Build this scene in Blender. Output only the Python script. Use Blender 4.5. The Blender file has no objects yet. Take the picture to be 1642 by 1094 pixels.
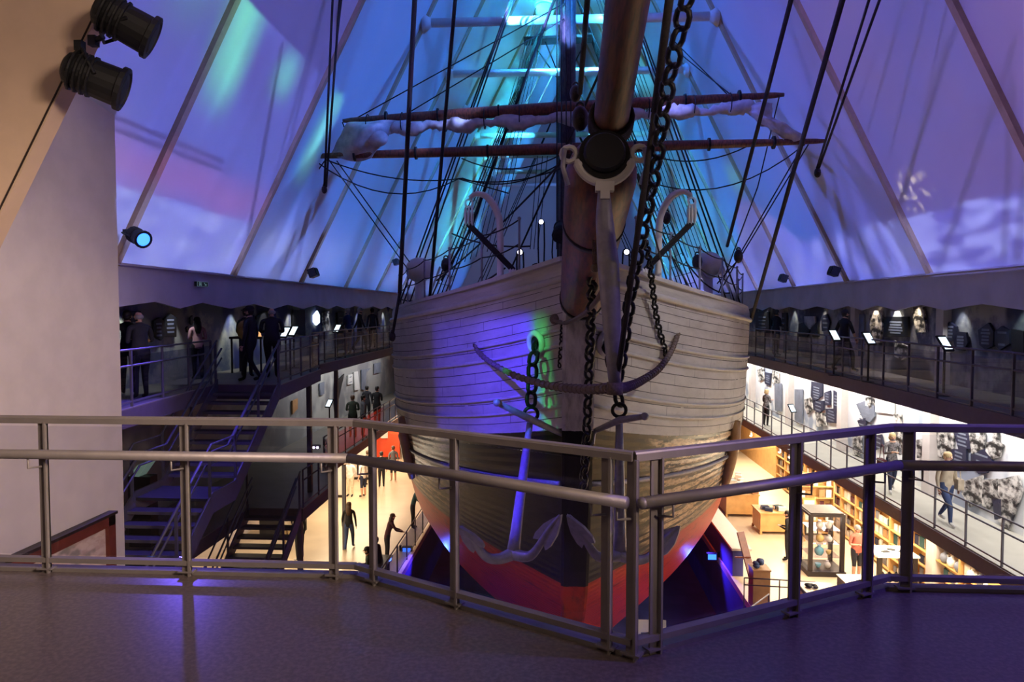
import bpy, bmesh, math, random
from mathutils import Vector, Matrix
R = math.radians
random.seed(7)
SC = bpy.context.scene
COL = SC.collection

# ------------------------------------------------------------------ camera, world, exposure
CAM = Vector((-0.38, 0.0, 1.7)); FPX = 1150.0
cam_d = bpy.data.cameras.new('camera'); cam_d.sensor_width = 36.0; cam_d.lens = FPX/1642*36
cam_d.clip_start = 0.05; cam_d.clip_end = 300
cam = bpy.data.objects.new('camera', cam_d); COL.objects.link(cam)
cam.location = CAM; cam.rotation_euler = (R(90-2.49), 0, R(3.434)); SC.camera = cam
SC.view_settings.view_transform = 'Standard'; SC.view_settings.look = 'None'
SC.view_settings.exposure = 0.0; SC.view_settings.gamma = 1.0; SC.view_settings.use_curve_mapping = False
SC.cycles.use_denoising = True; SC.cycles.max_bounces = 6; SC.cycles.transparent_max_bounces = 24
SC.cycles.diffuse_bounces = 3; SC.cycles.caustics_reflective = False; SC.cycles.caustics_refractive = False
SC.cycles.sample_clamp_indirect = 4.0
w = bpy.data.worlds.new('world'); SC.world = w; w.use_nodes = True
w.node_tree.nodes['Background'].inputs[0].default_value = (0.35, 0.35, 0.8, 1)
w.node_tree.nodes['Background'].inputs[1].default_value = 0.01

CM = cam.rotation_euler.to_matrix()
def ray(px, py):
    return CM @ Vector(((px-821)/FPX, -(py-547)/FPX, -1.0))
def P(px, py, y):                 # the point at distance y down the hall that the photo shows at px, py
    r = ray(px, py); return CAM + r*(y/r.y)
def PX(px, py, x):                # ... on the wall plane x
    r = ray(px, py); return CAM + r*((x-CAM.x)/r.x)
def PZ(px, py, z):                # ... on the floor plane z
    r = ray(px, py); return CAM + r*((z-CAM.z)/r.z)

# ------------------------------------------------------------------ little node language
class E:
    def __init__(s, t, k): s.t = t; s.k = k
    def _m(s, op, *a, clamp=False):
        n = s.t.nodes.new('ShaderNodeMath'); n.operation = op; n.use_clamp = clamp
        for i, v in enumerate((s,)+a):
            if isinstance(v, E): s.t.links.new(v.k, n.inputs[i])
            else: n.inputs[i].default_value = v
        return E(s.t, n.outputs[0])
    def __add__(s, o): return s._m('ADD', o)
    __radd__ = __add__
    def __sub__(s, o): return s._m('SUBTRACT', o)
    def __rsub__(s, o): return (s*-1.0)+o
    def __mul__(s, o): return s._m('MULTIPLY', o)
    __rmul__ = __mul__
    def __truediv__(s, o): return s._m('DIVIDE', o)
    def abs(s): return s._m('ABSOLUTE')
    def fract(s): return s._m('FRACT')
    def gt(s, o): return s._m('GREATER_THAN', o)
    def lt(s, o): return s._m('LESS_THAN', o)
    def mx(s, o): return s._m('MAXIMUM', o)
    def mn(s, o): return s._m('MINIMUM', o)
    def pw(s, o): return s._m('POWER', o)
    def ss(s, a, b):              # smooth step from a to b
        n = s.t.nodes.new('ShaderNodeMapRange'); n.interpolation_type = 'SMOOTHSTEP'
        s.t.links.new(s.k, n.inputs[0]); n.inputs[1].default_value = a; n.inputs[2].default_value = b
        return E(s.t, n.outputs[0])
def bump(x, c, w): return 1.0-((x-c).abs()/w).mn(1.0).ss(0, 1)   # soft bump around c
def vec(t, x, y, z):
    n = t.nodes.new('ShaderNodeCombineXYZ')
    for i, v in enumerate((x, y, z)):
        if isinstance(v, E): t.links.new(v.k, n.inputs[i])
        else: n.inputs[i].default_value = v
    return E(t, n.outputs[0])
def sep(e):
    n = e.t.nodes.new('ShaderNodeSeparateXYZ'); e.t.links.new(e.k, n.inputs[0])
    return [E(e.t, o) for o in n.outputs]
def noise(v, scale=1.0, detail=3.0, rough=0.55):
    n = v.t.nodes.new('ShaderNodeTexNoise'); v.t.links.new(v.k, n.inputs['Vector'])
    n.inputs['Scale'].default_value = scale; n.inputs['Detail'].default_value = detail; n.inputs['Roughness'].default_value = rough
    return E(v.t, n.outputs['Fac'])
def voro(v, scale=1.0, out='Distance'):
    n = v.t.nodes.new('ShaderNodeTexVoronoi'); v.t.links.new(v.k, n.inputs['Vector']); n.inputs['Scale'].default_value = scale
    return E(v.t, n.outputs[out])
def mix(f, a, b):
    t = f.t; n = t.nodes.new('ShaderNodeMix'); n.data_type = 'RGBA'
    t.links.new(f.k, n.inputs[0])
    for i, v in ((6, a), (7, b)):
        if isinstance(v, E): t.links.new(v.k, n.inputs[i])
        else: n.inputs[i].default_value = (*v, 1)
    return E(t, n.outputs[2])
def addc(a, b, f=1.0):
    t = a.t; n = t.nodes.new('ShaderNodeMix'); n.data_type = 'RGBA'; n.blend_type = 'ADD'
    if isinstance(f, E): t.links.new(f.k, n.inputs[0])
    else: n.inputs[0].default_value = f
    t.links.new(a.k, n.inputs[6])
    if isinstance(b, E): t.links.new(b.k, n.inputs[7])
    else: n.inputs[7].default_value = (*b, 1)
    return E(t, n.outputs[2])
def lin(r, g, b):
    f = lambda c: (c/12.92 if c <= .04045 else ((c+.055)/1.055)**2.4)
    return (f(r/255), f(g/255), f(b/255))

# ------------------------------------------------------------------ materials
def mat(name, col, rough=0.6, metal=0.0, emit=None, estr=0.0, build=None, spec=0.5):
    m = bpy.data.materials.new(name); m.use_nodes = True; t = m.node_tree
    b = t.nodes['Principled BSDF']
    b.inputs['Base Color'].default_value = (*col, 1); b.inputs['Roughness'].default_value = rough
    b.inputs['Metallic'].default_value = metal; b.inputs['Specular IOR Level'].default_value = spec
    if emit: b.inputs['Emission Color'].default_value = (*emit, 1); b.inputs['Emission Strength'].default_value = estr
    if build:
        tc = t.nodes.new('ShaderNodeTexCoord')
        build(t, b, E(t, tc.outputs['Object']), E(t, tc.outputs['UV']))
    return m
def setc(t, b, e): t.links.new(e.k, b.inputs['Base Color'])
def setb(t, b, h, s=0.3, d=0.02):
    n = t.nodes.new('ShaderNodeBump'); n.inputs['Strength'].default_value = s; n.inputs['Distance'].default_value = d
    t.links.new(h.k, n.inputs['Height']); t.links.new(n.outputs[0], b.inputs['Normal'])
def speck(a, c, scale=6.0, detail=4.0, stretch=(1, 1, 1)):   # two colours mottled by noise
    def f(t, b, o, uv):
        x, y, z = sep(o); n = noise(vec(t, x*stretch[0], y*stretch[1], z*stretch[2]), scale, detail).ss(.3, .7)
        setc(t, b, mix(n, a, c)); setb(t, b, n, .15, .01)
    return f
def glassmat(name, tint, refl=0.06):
    m = bpy.data.materials.new(name); m.use_nodes = True; t = m.node_tree; t.nodes.clear()
    o = t.nodes.new('ShaderNodeOutputMaterial'); tr = t.nodes.new('ShaderNodeBsdfTransparent'); gl = t.nodes.new('ShaderNodeBsdfGlossy')
    tr.inputs[0].default_value = (*tint, 1); gl.inputs['Roughness'].default_value = 0.02
    lw = t.nodes.new('ShaderNodeLayerWeight'); lw.inputs[0].default_value = .5; mx = t.nodes.new('ShaderNodeMixShader')
    f = E(t, lw.outputs['Facing']).pw(4.0)*.45+refl*.6
    t.links.new(f.k, mx.inputs[0]); t.links.new(tr.outputs[0], mx.inputs[1]); t.links.new(gl.outputs[0], mx.inputs[2])
    t.links.new(mx.outputs[0], o.inputs[0]); return m
M = {}
def solid(k, rgb, rough=0.6, metal=0.0, var=0.25, scale=8.0):
    c = lin(*rgb); d = tuple(v*(1-var) for v in c)
    M[k] = mat(k, c, rough, metal, build=speck(c, d, scale)); return M[k]
solid('plaster_white', (215, 205, 200), .8, var=.08, scale=3)
solid('plaster_tan', (205, 178, 150), .8, var=.08, scale=3)
solid('fascia_grey', (214, 208, 226), .85, var=.15, scale=1.2)
solid('roof_white', (222, 222, 226), .9, var=.04, scale=.6)
solid('rib_grey', (190, 164, 132), .6, var=.1)
solid('steel', (138, 130, 124), .5, .4, .12)
solid('steel_dark', (62, 60, 66), .45, .6, .15)
solid('steel_gallery', (105, 102, 110), .5, .35, .12)
solid('stair_steel', (96, 94, 110), .5, .3, .12)
solid('tread', (44, 42, 46), .7, 0, .2)
solid('black', (9, 9, 10), .65, 0, .3)
solid('black_iron', (26, 24, 25), .5, .5, .4, 20)
solid('grey_iron', (150, 146, 156), .5, .3, .25, 10)
solid('rope_dark', (40, 34, 34), .85, 0, .4, 60)
solid('rope_tan', (120, 104, 92), .9, 0, .35, 60)
solid('rope_white', (200, 196, 190), .8, 0, .2, 60)
solid('ship_white', (205, 200, 192), .6, 0, .12, 4)
solid('white_paint', (225, 222, 216), .5, 0, .08, 8)
solid('canvas', (218, 210, 206), .9, 0, .3, 5)
solid('slab', (96, 84, 92), .8, 0, .12)
solid('gallery_floor', (132, 126, 116), .45, 0, .15, 2)
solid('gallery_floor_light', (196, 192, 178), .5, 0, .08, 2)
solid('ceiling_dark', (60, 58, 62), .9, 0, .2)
solid('shop_floor', (214, 194, 164), .35, 0, .12, 1.2)
solid('pine', (214, 168, 104), .5, 0, .2, 4)
solid('oak', (176, 134, 92), .45, 0, .25, 4)
solid('dark_wood', (36, 25, 20), .45, 0, .35, 5)
solid('red_frame', (110, 48, 32), .4, 0, .3, 6)
solid('concrete_floodlit', (72, 70, 138), .9, 0, .3, 1)  # blue glow of the dock floods put into the concrete's colour
solid('paper', (228, 224, 214), .8, 0, .06)
solid('panel_navy', (34, 36, 62), .5, 0, .2, 3)
solid('panel_grey', (120, 126, 142), .6, 0, .3, 2)
solid('panel_black', (20, 20, 24), .5, 0, .3, 3)
solid('panel_white', (222, 222, 220), .6, 0, .08, 2)
solid('red_wall', (214, 74, 34), .7, 0, .15, 2)
solid('skin', (206, 160, 136), .6, 0, .08, 10)
solid('skin_dark', (150, 108, 88), .6, 0, .08, 10)
def bw(t, b, o, uv):
    x, y, z = sep(o); n = noise(vec(t, x*3.0, y*1.6, z*2.4), 1.7, 5, .65); setc(t, b, mix(n.ss(.40, .60), lin(18, 18, 20), lin(214, 210, 204)))
M['photo_bw'] = mat('photo_bw', (.3, .3, .3), .5, build=bw)
M['glass'] = glassmat('glass', (.93, .93, .95))
M['glass_tint'] = glassmat('glass_tint', (.78, .78, .88))
M['screen'] = mat('screen', (.2, .3, .4), .3, emit=(.75, .9, 1), estr=1.6)
M['bulb_warm'] = mat('bulb_warm', (1, .8, .5), .3, emit=(1, .8, .5), estr=12)
M['bulb_white'] = mat('bulb_white', (1, 1, 1), .3, emit=(.8, .78, 1), estr=6)
M['bulb_blue'] = mat('bulb_blue', (.2, .4, 1), .3, emit=(.03, .17, 1), estr=3.6)
M['flame'] = mat('flame', (1, .6, .2), .5, emit=(1, .5, .18), estr=1.1)
M['tread_edge'] = mat('tread_edge', (.12, .11, .12), .6)

# ------------------------------------------------------------------ mesh builder
class MB:
    def __init__(s): s.v = []; s.f = []; s.uv = None; s.mi = []
    def add(s, vs, fs, mi=0):
        n = len(s.v); s.v += [Vector(v) for v in vs]; s.f += [[i+n for i in f] for f in fs]; s.mi += [mi]*len(fs); return s
    def box(s, c, d, rz=0.0, mi=0, tilt=None):
        m = Matrix.Rotation(rz, 3, 'Z')
        if tilt is not None: m = m @ tilt
        c = Vector(c); vs = [c+m @ Vector((x*d[0]/2, y*d[1]/2, z*d[2]/2)) for x in (-1, 1) for y in (-1, 1) for z in (-1, 1)]
        return s.add(vs, [(0, 1, 3, 2), (4, 6, 7, 5), (0, 4, 5, 1), (2, 3, 7, 6), (0, 2, 6, 4), (1, 5, 7, 3)], mi)
    def bb(s, a, b, mi=0):            # box from corner to corner
        return s.box([(a[i]+b[i])/2 for i in range(3)], [abs(b[i]-a[i]) for i in range(3)], mi=mi)
    def bar(s, a, b, w, h, up=(0, 0, 1), mi=0):   # rectangular bar from a to b
        a = Vector(a); b = Vector(b); d = (b-a).normalized(); u = Vector(up)
        sd = d.cross(u)
        if sd.length < 1e-4: sd = d.cross(Vector((1, 0, 0)))
        sd.normalize(); u = sd.cross(d).normalized()
        vs = [p+sd*(i*w/2)+u*(j*h/2) for p in (a, b) for i, j in ((-1, -1), (1, -1), (1, 1), (-1, 1))]
        return s.add(vs, [(3, 2, 1, 0), (4, 5, 6, 7), (0, 1, 5, 4), (1, 2, 6, 5), (2, 3, 7, 6), (3, 0, 4, 7)], mi)
    def tube(s, pts, r, n=8, mi=0, caps=True, sq=1.0):
        pts = [Vector(p) for p in pts]; rs = r if isinstance(r, (list, tuple)) else [r]*len(pts)
        t0 = (pts[1]-pts[0]).normalized(); u = t0.cross(Vector((0, 0, 1)))
        if u.length < 1e-3: u = t0.cross(Vector((1, 0, 0)))
        u.normalize(); vs = []
        for i, p in enumerate(pts):
            t = (pts[min(i+1, len(pts)-1)]-pts[max(i-1, 0)])
            if t.length < 1e-9: t = t0
            t = t.normalized(); u = (u-t*u.dot(t)).normalized(); v = t.cross(u)
            for k in range(n):
                a = 2*math.pi*k/n; vs.append(p+u*(math.cos(a)*rs[i])+v*(math.sin(a)*rs[i]*sq))
        fs = [(i*n+k, i*n+(k+1) % n, (i+1)*n+(k+1) % n, (i+1)*n+k) for i in range(len(pts)-1) for k in range(n)]
        if caps: fs += [tuple(range(n-1, -1, -1)), tuple((len(pts)-1)*n+k for k in range(n))]
        return s.add(vs, fs, mi)
    def lathe(s, prof, c=(0, 0, 0), axis=(0, 0, 1), n=16, mi=0, sx=1.0):   # prof: (radius, height) pairs
        q = Vector((0, 0, 1)).rotation_difference(Vector(axis)).to_matrix(); c = Vector(c)
        vs = [c+q @ Vector((r*math.cos(2*math.pi*k/n)*sx, r*math.sin(2*math.pi*k/n), h)) for r, h in prof for k in range(n)]
        fs = [(i*n+k, i*n+(k+1) % n, (i+1)*n+(k+1) % n, (i+1)*n+k) for i in range(len(prof)-1) for k in range(n)]
        fs += [tuple(range(n-1, -1, -1)), tuple((len(prof)-1)*n+k for k in range(n))]
        return s.add(vs, fs, mi)
    def ball(s, c, r, n=12, mi=0, sc=(1, 1, 1)):
        m = n//2; c = Vector(c); vs = [c+Vector((0, 0, r*sc[2]))]
        for i in range(1, m):
            for k in range(n):
                a = math.pi*i/m; b = 2*math.pi*k/n
                vs.append(c+Vector((r*math.sin(a)*math.cos(b)*sc[0], r*math.sin(a)*math.sin(b)*sc[1], r*math.cos(a)*sc[2])))
        vs.append(c-Vector((0, 0, r*sc[2]))); e = len(vs)-1
        fs = [(0, 1+k, 1+(k+1) % n) for k in range(n)]
        for i in range(m-2):
            fs += [(1+i*n+k, 1+(i+1)*n+k, 1+(i+1)*n+(k+1) % n, 1+i*n+(k+1) % n) for k in range(n)]
        fs += [(e, 1+(m-2)*n+(k+1) % n, 1+(m-2)*n+k) for k in range(n)]
        return s.add(vs, fs, mi)
    def prism(s, poly, d, mi=0):      # polygon of points pushed along vector d
        n = len(poly); a = [Vector(p) for p in poly]; d = Vector(d)
        return s.add(a+[p+d for p in a], [tuple(range(n-1, -1, -1)), tuple(range(n, 2*n))]+[(i, (i+1) % n, n+(i+1) % n, n+i) for i in range(n)], mi)
    def ring(s, c, R_, r, ax=(0, 0, 1), n=14, m=6, mi=0, sx=1.0):
        q = Vector((0, 0, 1)).rotation_difference(Vector(ax)).to_matrix(); c = Vector(c); vs = []
        for i in range(n):
            a = 2*math.pi*i/n
            for k in range(m):
                b = 2*math.pi*k/m; rr = R_+r*math.cos(b)
                vs.append(c+q @ Vector((rr*math.cos(a)*sx, rr*math.sin(a), r*math.sin(b))))
        fs = [(i*m+k, ((i+1) % n)*m+k, ((i+1) % n)*m+(k+1) % m, i*m+(k+1) % m) for i in range(n) for k in range(m)]
        return s.add(vs, fs, mi)
    def chain(s, pts, L, r):          # oval links along a polyline
        pts = [Vector(p) for p in pts]; seg = [(pts[i+1]-pts[i]).length for i in range(len(pts)-1)]; tot = sum(seg)
        n = max(2, int(tot/(L*.74)))
        for j in range(n):
            t = (j+.5)/n*tot; i = 0
            while i < len(seg)-1 and t > seg[i]: t -= seg[i]; i += 1
            d = (pts[i+1]-pts[i]).normalized(); c = pts[i]+d*t
            a = d.cross(Vector((0, 1, 0))); a = a.normalized() if a.length > .01 else Vector((1, 0, 0)); b = d.cross(a).normalized()
            sd = (a+b).normalized() if j % 2 else (a-b).normalized(); W = L*.30; h = L*.5-r
            loop = [c+d*(h*y)+sd*(W*x) for x, y in ((-1, -.45), (-.72, -.85), (0, -1), (.72, -.85), (1, -.45), (1, .45), (.72, .85), (0, 1), (-.72, .85), (-1, .45))]
            nn = d.cross(sd).normalized(); k = len(loop); vs = []
            for q in range(k):
                tt = (loop[(q+1) % k]-loop[q-1]).normalized(); o = tt.cross(nn)
                for g in range(5):
                    an = 2*math.pi*g/5; vs.append(loop[q]+o*(r*math.cos(an))+nn*(r*math.sin(an)))
            s.add(vs, [(q*5+g, ((q+1) % k)*5+g, ((q+1) % k)*5+(g+1) % 5, q*5+(g+1) % 5) for q in range(k) for g in range(5)])
        return s

WL = {}                               # world position of every object's origin
def obj(name, mb, m, parent=None, smooth=False, base=None, label=None):
    """link a builder's shapes as ONE mesh object; coordinates in the builder are world ones"""
    if parent is not None: off = WL[parent.name]
    elif base is not None: off = Vector(base)
    else:
        xs = [v.x for v in mb.v]; ys = [v.y for v in mb.v]; off = Vector(((min(xs)+max(xs))/2, (min(ys)+max(ys))/2, min(v.z for v in mb.v)))
    me = bpy.data.meshes.new(name); me.from_pydata([v-off for v in mb.v], [], mb.f); me.update()
    for k in (m if isinstance(m, (list, tuple)) else [m]): me.materials.append(M[k] if isinstance(k, str) else k)
    if any(mb.mi): me.polygons.foreach_set('material_index', mb.mi)
    if smooth: me.polygons.foreach_set('use_smooth', [True]*len(me.polygons))
    if mb.uv:
        ul = me.uv_layers.new(name='UVMap')
        for l in me.loops: ul.data[l.index].uv = mb.uv[l.vertex_index]
    bm = bmesh.new(); bm.from_mesh(me); bmesh.ops.recalc_face_normals(bm, faces=bm.faces); bm.to_mesh(me); bm.free()
    o = bpy.data.objects.new(name, me); COL.objects.link(o)
    if parent is not None: o.parent = parent; WL[o.name] = off
    else: o.location = off; WL[o.name] = off.copy()
    if label: o['label'] = label
    return o
def tag(o, label, cat, group=None, kind=None):
    o['label'] = label; o['category'] = cat
    if group: o['group'] = group
    if kind: o['kind'] = kind
    return o
def thing(name, label, cat, loc=(0, 0, 0), group=None, rz=0.0):
    o = bpy.data.objects.new(name, None); o.empty_display_size = .1; COL.objects.link(o); o.location = loc; o.rotation_euler = (0, 0, rz)
    WL[o.name] = Vector(loc); return tag(o, label, cat, group)
def struct(name, mb, m, smooth=False):
    o = obj(name, mb, m, base=(0, 0, 0), smooth=smooth); o['kind'] = 'structure'; return o
def sag(a, b, s, n=12):               # hanging rope between two points
    a = Vector(a); b = Vector(b); return [a.lerp(b, i/n)-Vector((0, 0, s*4*(i/n)*(1-i/n))) for i in range(n+1)]
def smoothpath(pts, n=6):             # Catmull-Rom
    pts = [Vector(p) for p in pts]; out = []
    for i in range(len(pts)-1):
        p0 = pts[max(i-1, 0)]; p1 = pts[i]; p2 = pts[i+1]; p3 = pts[min(i+2, len(pts)-1)]
        for k in range(n):
            t = k/n; out.append(.5*((2*p1)+(p2-p0)*t+(2*p0-5*p1+4*p2-p3)*t*t+(3*p1-p0-3*p2+p3)*t**3))
    return out+[pts[-1]]

# ------------------------------------------------------------------ lamps
def lamp(kind, name, loc, power, col, to=None, size=.1, sizey=None, spot=60, blend=.5):
    d = bpy.data.lights.new(name, kind); d.energy = power; d.color = col
    if kind == 'AREA':
        d.size = size
        if sizey: d.shape = 'RECTANGLE'; d.size_y = sizey
    else: d.shadow_soft_size = size
    if kind == 'SPOT': d.spot_size = R(spot); d.spot_blend = blend
    o = bpy.data.objects.new(name, d); COL.objects.link(o); o.location = loc
    if sizey:                         # a long strip: its long side runs down the hall
        zz = (Vector(loc)-Vector(to)).normalized(); yy = Vector((0, 1, 0)); xx = yy.cross(zz).normalized(); zz = xx.cross(yy)
        o.rotation_euler = Matrix((xx, yy, zz)).transposed().to_euler()
    elif to is not None: o.rotation_euler = (Vector(to)-Vector(loc)).to_track_quat('-Z', 'Y').to_euler()
    return o
def projector(name, loc, pn, pc, picture, strength, size=.10):
    """a projector lamp: 'picture' gives its colour at the point where each beam meets the plane pn.p = pc"""
    L = Vector(loc); n = Vector(pn).normalized()
    d = bpy.data.lights.new(name, 'POINT'); d.energy = 1.0; d.shadow_soft_size = size; d.use_nodes = True; t = d.node_tree
    o = bpy.data.objects.new(name, d); COL.objects.link(o); o.location = L
    em = t.nodes['Emission']; g = t.nodes.new('ShaderNodeNewGeometry')
    ix, iy, iz = [e*SGN for e in sep(E(t, g.outputs['Normal']))]
    dn = ix*n.x+iy*n.y+iz*n.z
    c = pc-n.dot(L)
    tt = (dn*0.0+c)/dn
    ok = tt.gt(0.0)
    p = [ix*tt+L.x, iy*tt+L.y, iz*tt+L.z]
    col, mask = picture(t, *p)
    st = ok*mask*tt*tt/(dn.abs().mx(.08))*strength
    t.links.new(col.k, em.inputs['Color']); t.links.new(st.k, em.inputs['Strength'])
    return o
SGN = 1.0
# ------------------------------------------------------------------ the hall's lamps
KP = 39.5
def s2(c, k=1.08): q = lin(*c); return (q[0]*k*.86, q[1]*k, q[2]*k*1.05)
def pic_left(t, x, y, z):
    zr = z-1.7; q = vec(t, y*1.0, z*1.0, 0.0)
    n1 = noise(q, .35, 3); n2 = noise(vec(t, y*.6, z*2.2, 0.0), 1.6, 5); n3 = noise(vec(t, y*1.4, z*.18, 0.0), .8, 3)
    c = mix(zr.ss(3.0, 5.0), s2((98, 102, 190)), s2((82, 78, 158)))
    c = mix(n1.ss(.4, .66), c, s2((92, 94, 184)))
    c = mix(bump(zr+n1*.7, 2.75, .75)*(1.0-y.ss(15.5, 18)), c, s2((146, 102, 178)))           # dusk band above the snow line
    snow = 1.0-(zr+(n2-.5)*.25).ss(2.02, 2.1)
    c = mix(snow, c, mix(n2.ss(.4, .65), s2((126, 126, 212)), s2((168, 168, 238))))
    au = bump(y+(zr-5)*.12, 12.9, 1.0)*zr.ss(3.4, 4.6)*(n3.ss(.25, .6)*.6+.4)+bump(y, 15.2, .8)*bump(zr, 5.0, .7)*.5+bump(y, 11.2, 1.3)*zr.ss(4.0, 6.0)*.3
    c = mix(au.mn(1.0), c, s2((128, 232, 192), 1.25))
    dk = (bump(zr-y*.012, 2.68, .045)+bump(zr-y*.012, 2.83, .045))*(1.0-y.ss(14.2, 14.5))  # dark double streak: a shadow drawn into the projected picture
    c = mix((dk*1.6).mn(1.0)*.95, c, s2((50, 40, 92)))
    c2 = mix(zr.ss(1.5, 3.5), s2((122, 134, 226)), s2((44, 92, 186)))
    c2 = mix(n2.ss(.42, .6)*(1.0-zr.ss(1.6, 2.6)), c2, s2((168, 172, 240)))
    c2 = mix(y.ss(19, 27)*.8, c2, s2((26, 104, 194)))
    au2 = bump(y, 18.2, .7)*zr.ss(3.0, 4.0)*(1.0-zr.ss(5.4, 5.5))
    c2 = mix(au2, c2, s2((120, 220, 225)))
    c2 = mix((y+zr*.45).ss(37.0, 41.5)*zr.ss(2, 5)*(n3.ss(.2, .6)*.5+.5), c2, s2((64, 220, 250), 1.5))
    c2 = mix((y+zr*.5).ss(43, 50)*.8, c2, s2((40, 90, 190)))
    far = y.gt(17.15)
    top = (1.0-far)*zr.gt(5.5)
    c = mix(far, c, c2); c = mix(top, c, s2((68, 66, 142)))
    return c, zr.gt(.82)*(y.gt(10.75)+zr.gt(3.3)*y.gt(8.0)).mn(1.0)
def pic_right(t, x, y, z):
    zr = z-1.7; q = vec(t, y*1.0, z*1.0, 3.0)
    n1 = noise(q, .35, 3); n2 = noise(vec(t, y*.6, z*2.2, 4.0), 1.6, 5); n3 = noise(vec(t, y*1.4, z*.18, 1.0), .8, 3)
    c = mix(n1.ss(.35, .65), s2((92, 70, 146)), s2((70, 64, 150)))
    c = mix((1.0-y.ss(10.5, 13))*zr.ss(2.2, 2.6)*.6, c, s2((132, 86, 150)))
    ridge = zr-(n2-.5)*.16-y.ss(19, 27)*.15-bump(y, 27.5, 4.5)*1.9
    snow = 1.0-ridge.ss(2.0, 2.12)
    c = mix(snow, c, mix(n2.ss(.38, .64), s2((92, 84, 186)), s2((160, 154, 240))))
    sm = bump(zr, 2.55, .55)*bump(y, 16.1, 1.0)*noise(q, 5.0, 4).ss(.52, .62)        # the little lit ship on the ice
    c = mix(sm, c, s2((250, 215, 190), 1.6))
    dk = (bump(zr-y*.02, 3.02, .045)+bump(zr-y*.02, 3.2, .045))*(1.0-y.ss(13.2, 13.6))  # same drawn-in shadow streaks on the right slope
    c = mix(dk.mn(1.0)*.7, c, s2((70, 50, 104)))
    c2 = mix(y.ss(18, 28), s2((66, 74, 176)), s2((30, 98, 196)))
    c2 = mix(y.ss(27, 36)*(n3.ss(.2, .7)*.6+.4), c2, s2((52, 170, 226)))
    c2 = mix(snow, c2, mix(n2.ss(.38, .64), s2((98, 100, 206)), s2((146, 146, 236))))
    c2 = mix(bump(y, 27.0, 1.2)*bump(zr, 4.8, .9)*.8, c2, s2((110, 210, 225)))
    c = mix(y.ss(15.5, 21), c, c2)
    return c, zr.gt(.74)*y.gt(7.0)
RN = 5**.5
def half(f, near):
    def g(t, x, y, z):
        c, m = f(t, x, y, z); return c, m*(y.lt(17.1) if near else y.gt(17.1)*y.lt(55.5))
    return g
# several projectors overlap on each roof slope, so that the rigging's shadows stay faint
LP, RP_ = (2, 0, -1), (-2, 0, -1); PC = -18.92/RN
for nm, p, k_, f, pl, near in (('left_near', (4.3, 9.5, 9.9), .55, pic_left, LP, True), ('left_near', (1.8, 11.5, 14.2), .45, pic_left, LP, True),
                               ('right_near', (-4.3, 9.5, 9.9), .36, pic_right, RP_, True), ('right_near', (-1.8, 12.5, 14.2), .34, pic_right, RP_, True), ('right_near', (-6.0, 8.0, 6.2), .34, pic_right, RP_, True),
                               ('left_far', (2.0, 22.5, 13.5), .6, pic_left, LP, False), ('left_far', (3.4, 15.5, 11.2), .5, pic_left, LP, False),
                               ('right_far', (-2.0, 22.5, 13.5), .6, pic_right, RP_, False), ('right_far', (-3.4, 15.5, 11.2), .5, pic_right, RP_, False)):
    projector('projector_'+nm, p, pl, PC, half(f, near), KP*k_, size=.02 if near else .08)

def pic_bow(t, x, y, z):              # the framed blue and green picture thrown on the port bow
    c = mix(x.ss(BX[1]-.50, BX[1]-.16)*z.ss(-1.3, -.4), (.06, .03, 1.0), (.015, .26, .06))
    n = noise(vec(t, x, y, z), 1.2, 2).ss(.3, .7)
    m = x.ss(BX[0]-.05, BX[0]+.05)*(1.0-x.ss(BX[1]+.0, BX[1]+.25))*(1.0-(z+x*.343).ss(1.16, 1.42))*z.ss(-3.6, -2.6)
    return c, m*(n*.35+.65)
SPOT_BOW = Vector((-3.75, 6.9, 4.1))
def onplane(p, yy): d = p-SPOT_BOW; return SPOT_BOW+d*((yy-SPOT_BOW.y)/d.y)
BX = (onplane(P(697, 600, 16.0), 12.3).x, onplane(P(893, 600, 12.4), 12.3).x)
projector('spot_bow', SPOT_BOW, (0, 1, 0), 12.3, pic_bow, KP*2.8)

lamp('SPOT', 'entrance_ceiling_lamp', (5.5, -1.2, 5.0), 7400, (1, .76, .63), to=(-6.9, 7.1, .9), size=1.2, spot=34, blend=.7)
lamp('AREA', 'platform_floor_fill', (-2.2, -.6, 6.0), 62, (1, .74, .56), to=(-2.2, .6, 0), size=1.4)  # added fill that warms the platform floor, no fitting modelled
lamp('SPOT', 'bow_spot_white', (6.2, 8.2, 6.6), 4300, (1, .93, .88), to=(2.2, 15.0, -.3), size=.12, spot=42, blend=.6)
lamp('SPOT', 'bow_spot_purple', (-6.6, 9.0, 5.0), 330, (.3, .2, 1), to=(-2.2, 14.5, 1.6), size=.15, spot=40, blend=.8)
lamp('SPOT', 'rail_spot_blue', (6.2, 3.0, 5.6), 1250, (.16, .09, 1), to=(2.7, 4.2, .4), size=.2, spot=66, blend=.8)
lamp('SPOT', 'moving_head_beam', (-7.25, 12.75, 3.0), 1500, (.16, .10, 1), to=(-5.6, 10.6, -2.5), size=.12, spot=105, blend=.7)
lamp('SPOT', 'ice_light_left', (-7.0, 20.0, 5.2), 300, (.2, .3, 1), to=(-3.0, 30, 3), size=.2, spot=90)
lamp('SPOT', 'mast_light', (1.2, 34, 7.0), 900, (.1, .75, 1), to=(-.3, 31, 15), size=.3, spot=90)
lamp('SPOT', 'mast_light_fore', (-1.6, 26, 4.0), 300, (.1, .6, 1), to=(-.2, 29, 14), size=.3, spot=80)
lamp('SPOT', 'end_wall_light', (0, 44, 9.0), 700, (.1, .25, 1), to=(0, 56, 6), size=.4, spot=120)
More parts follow.
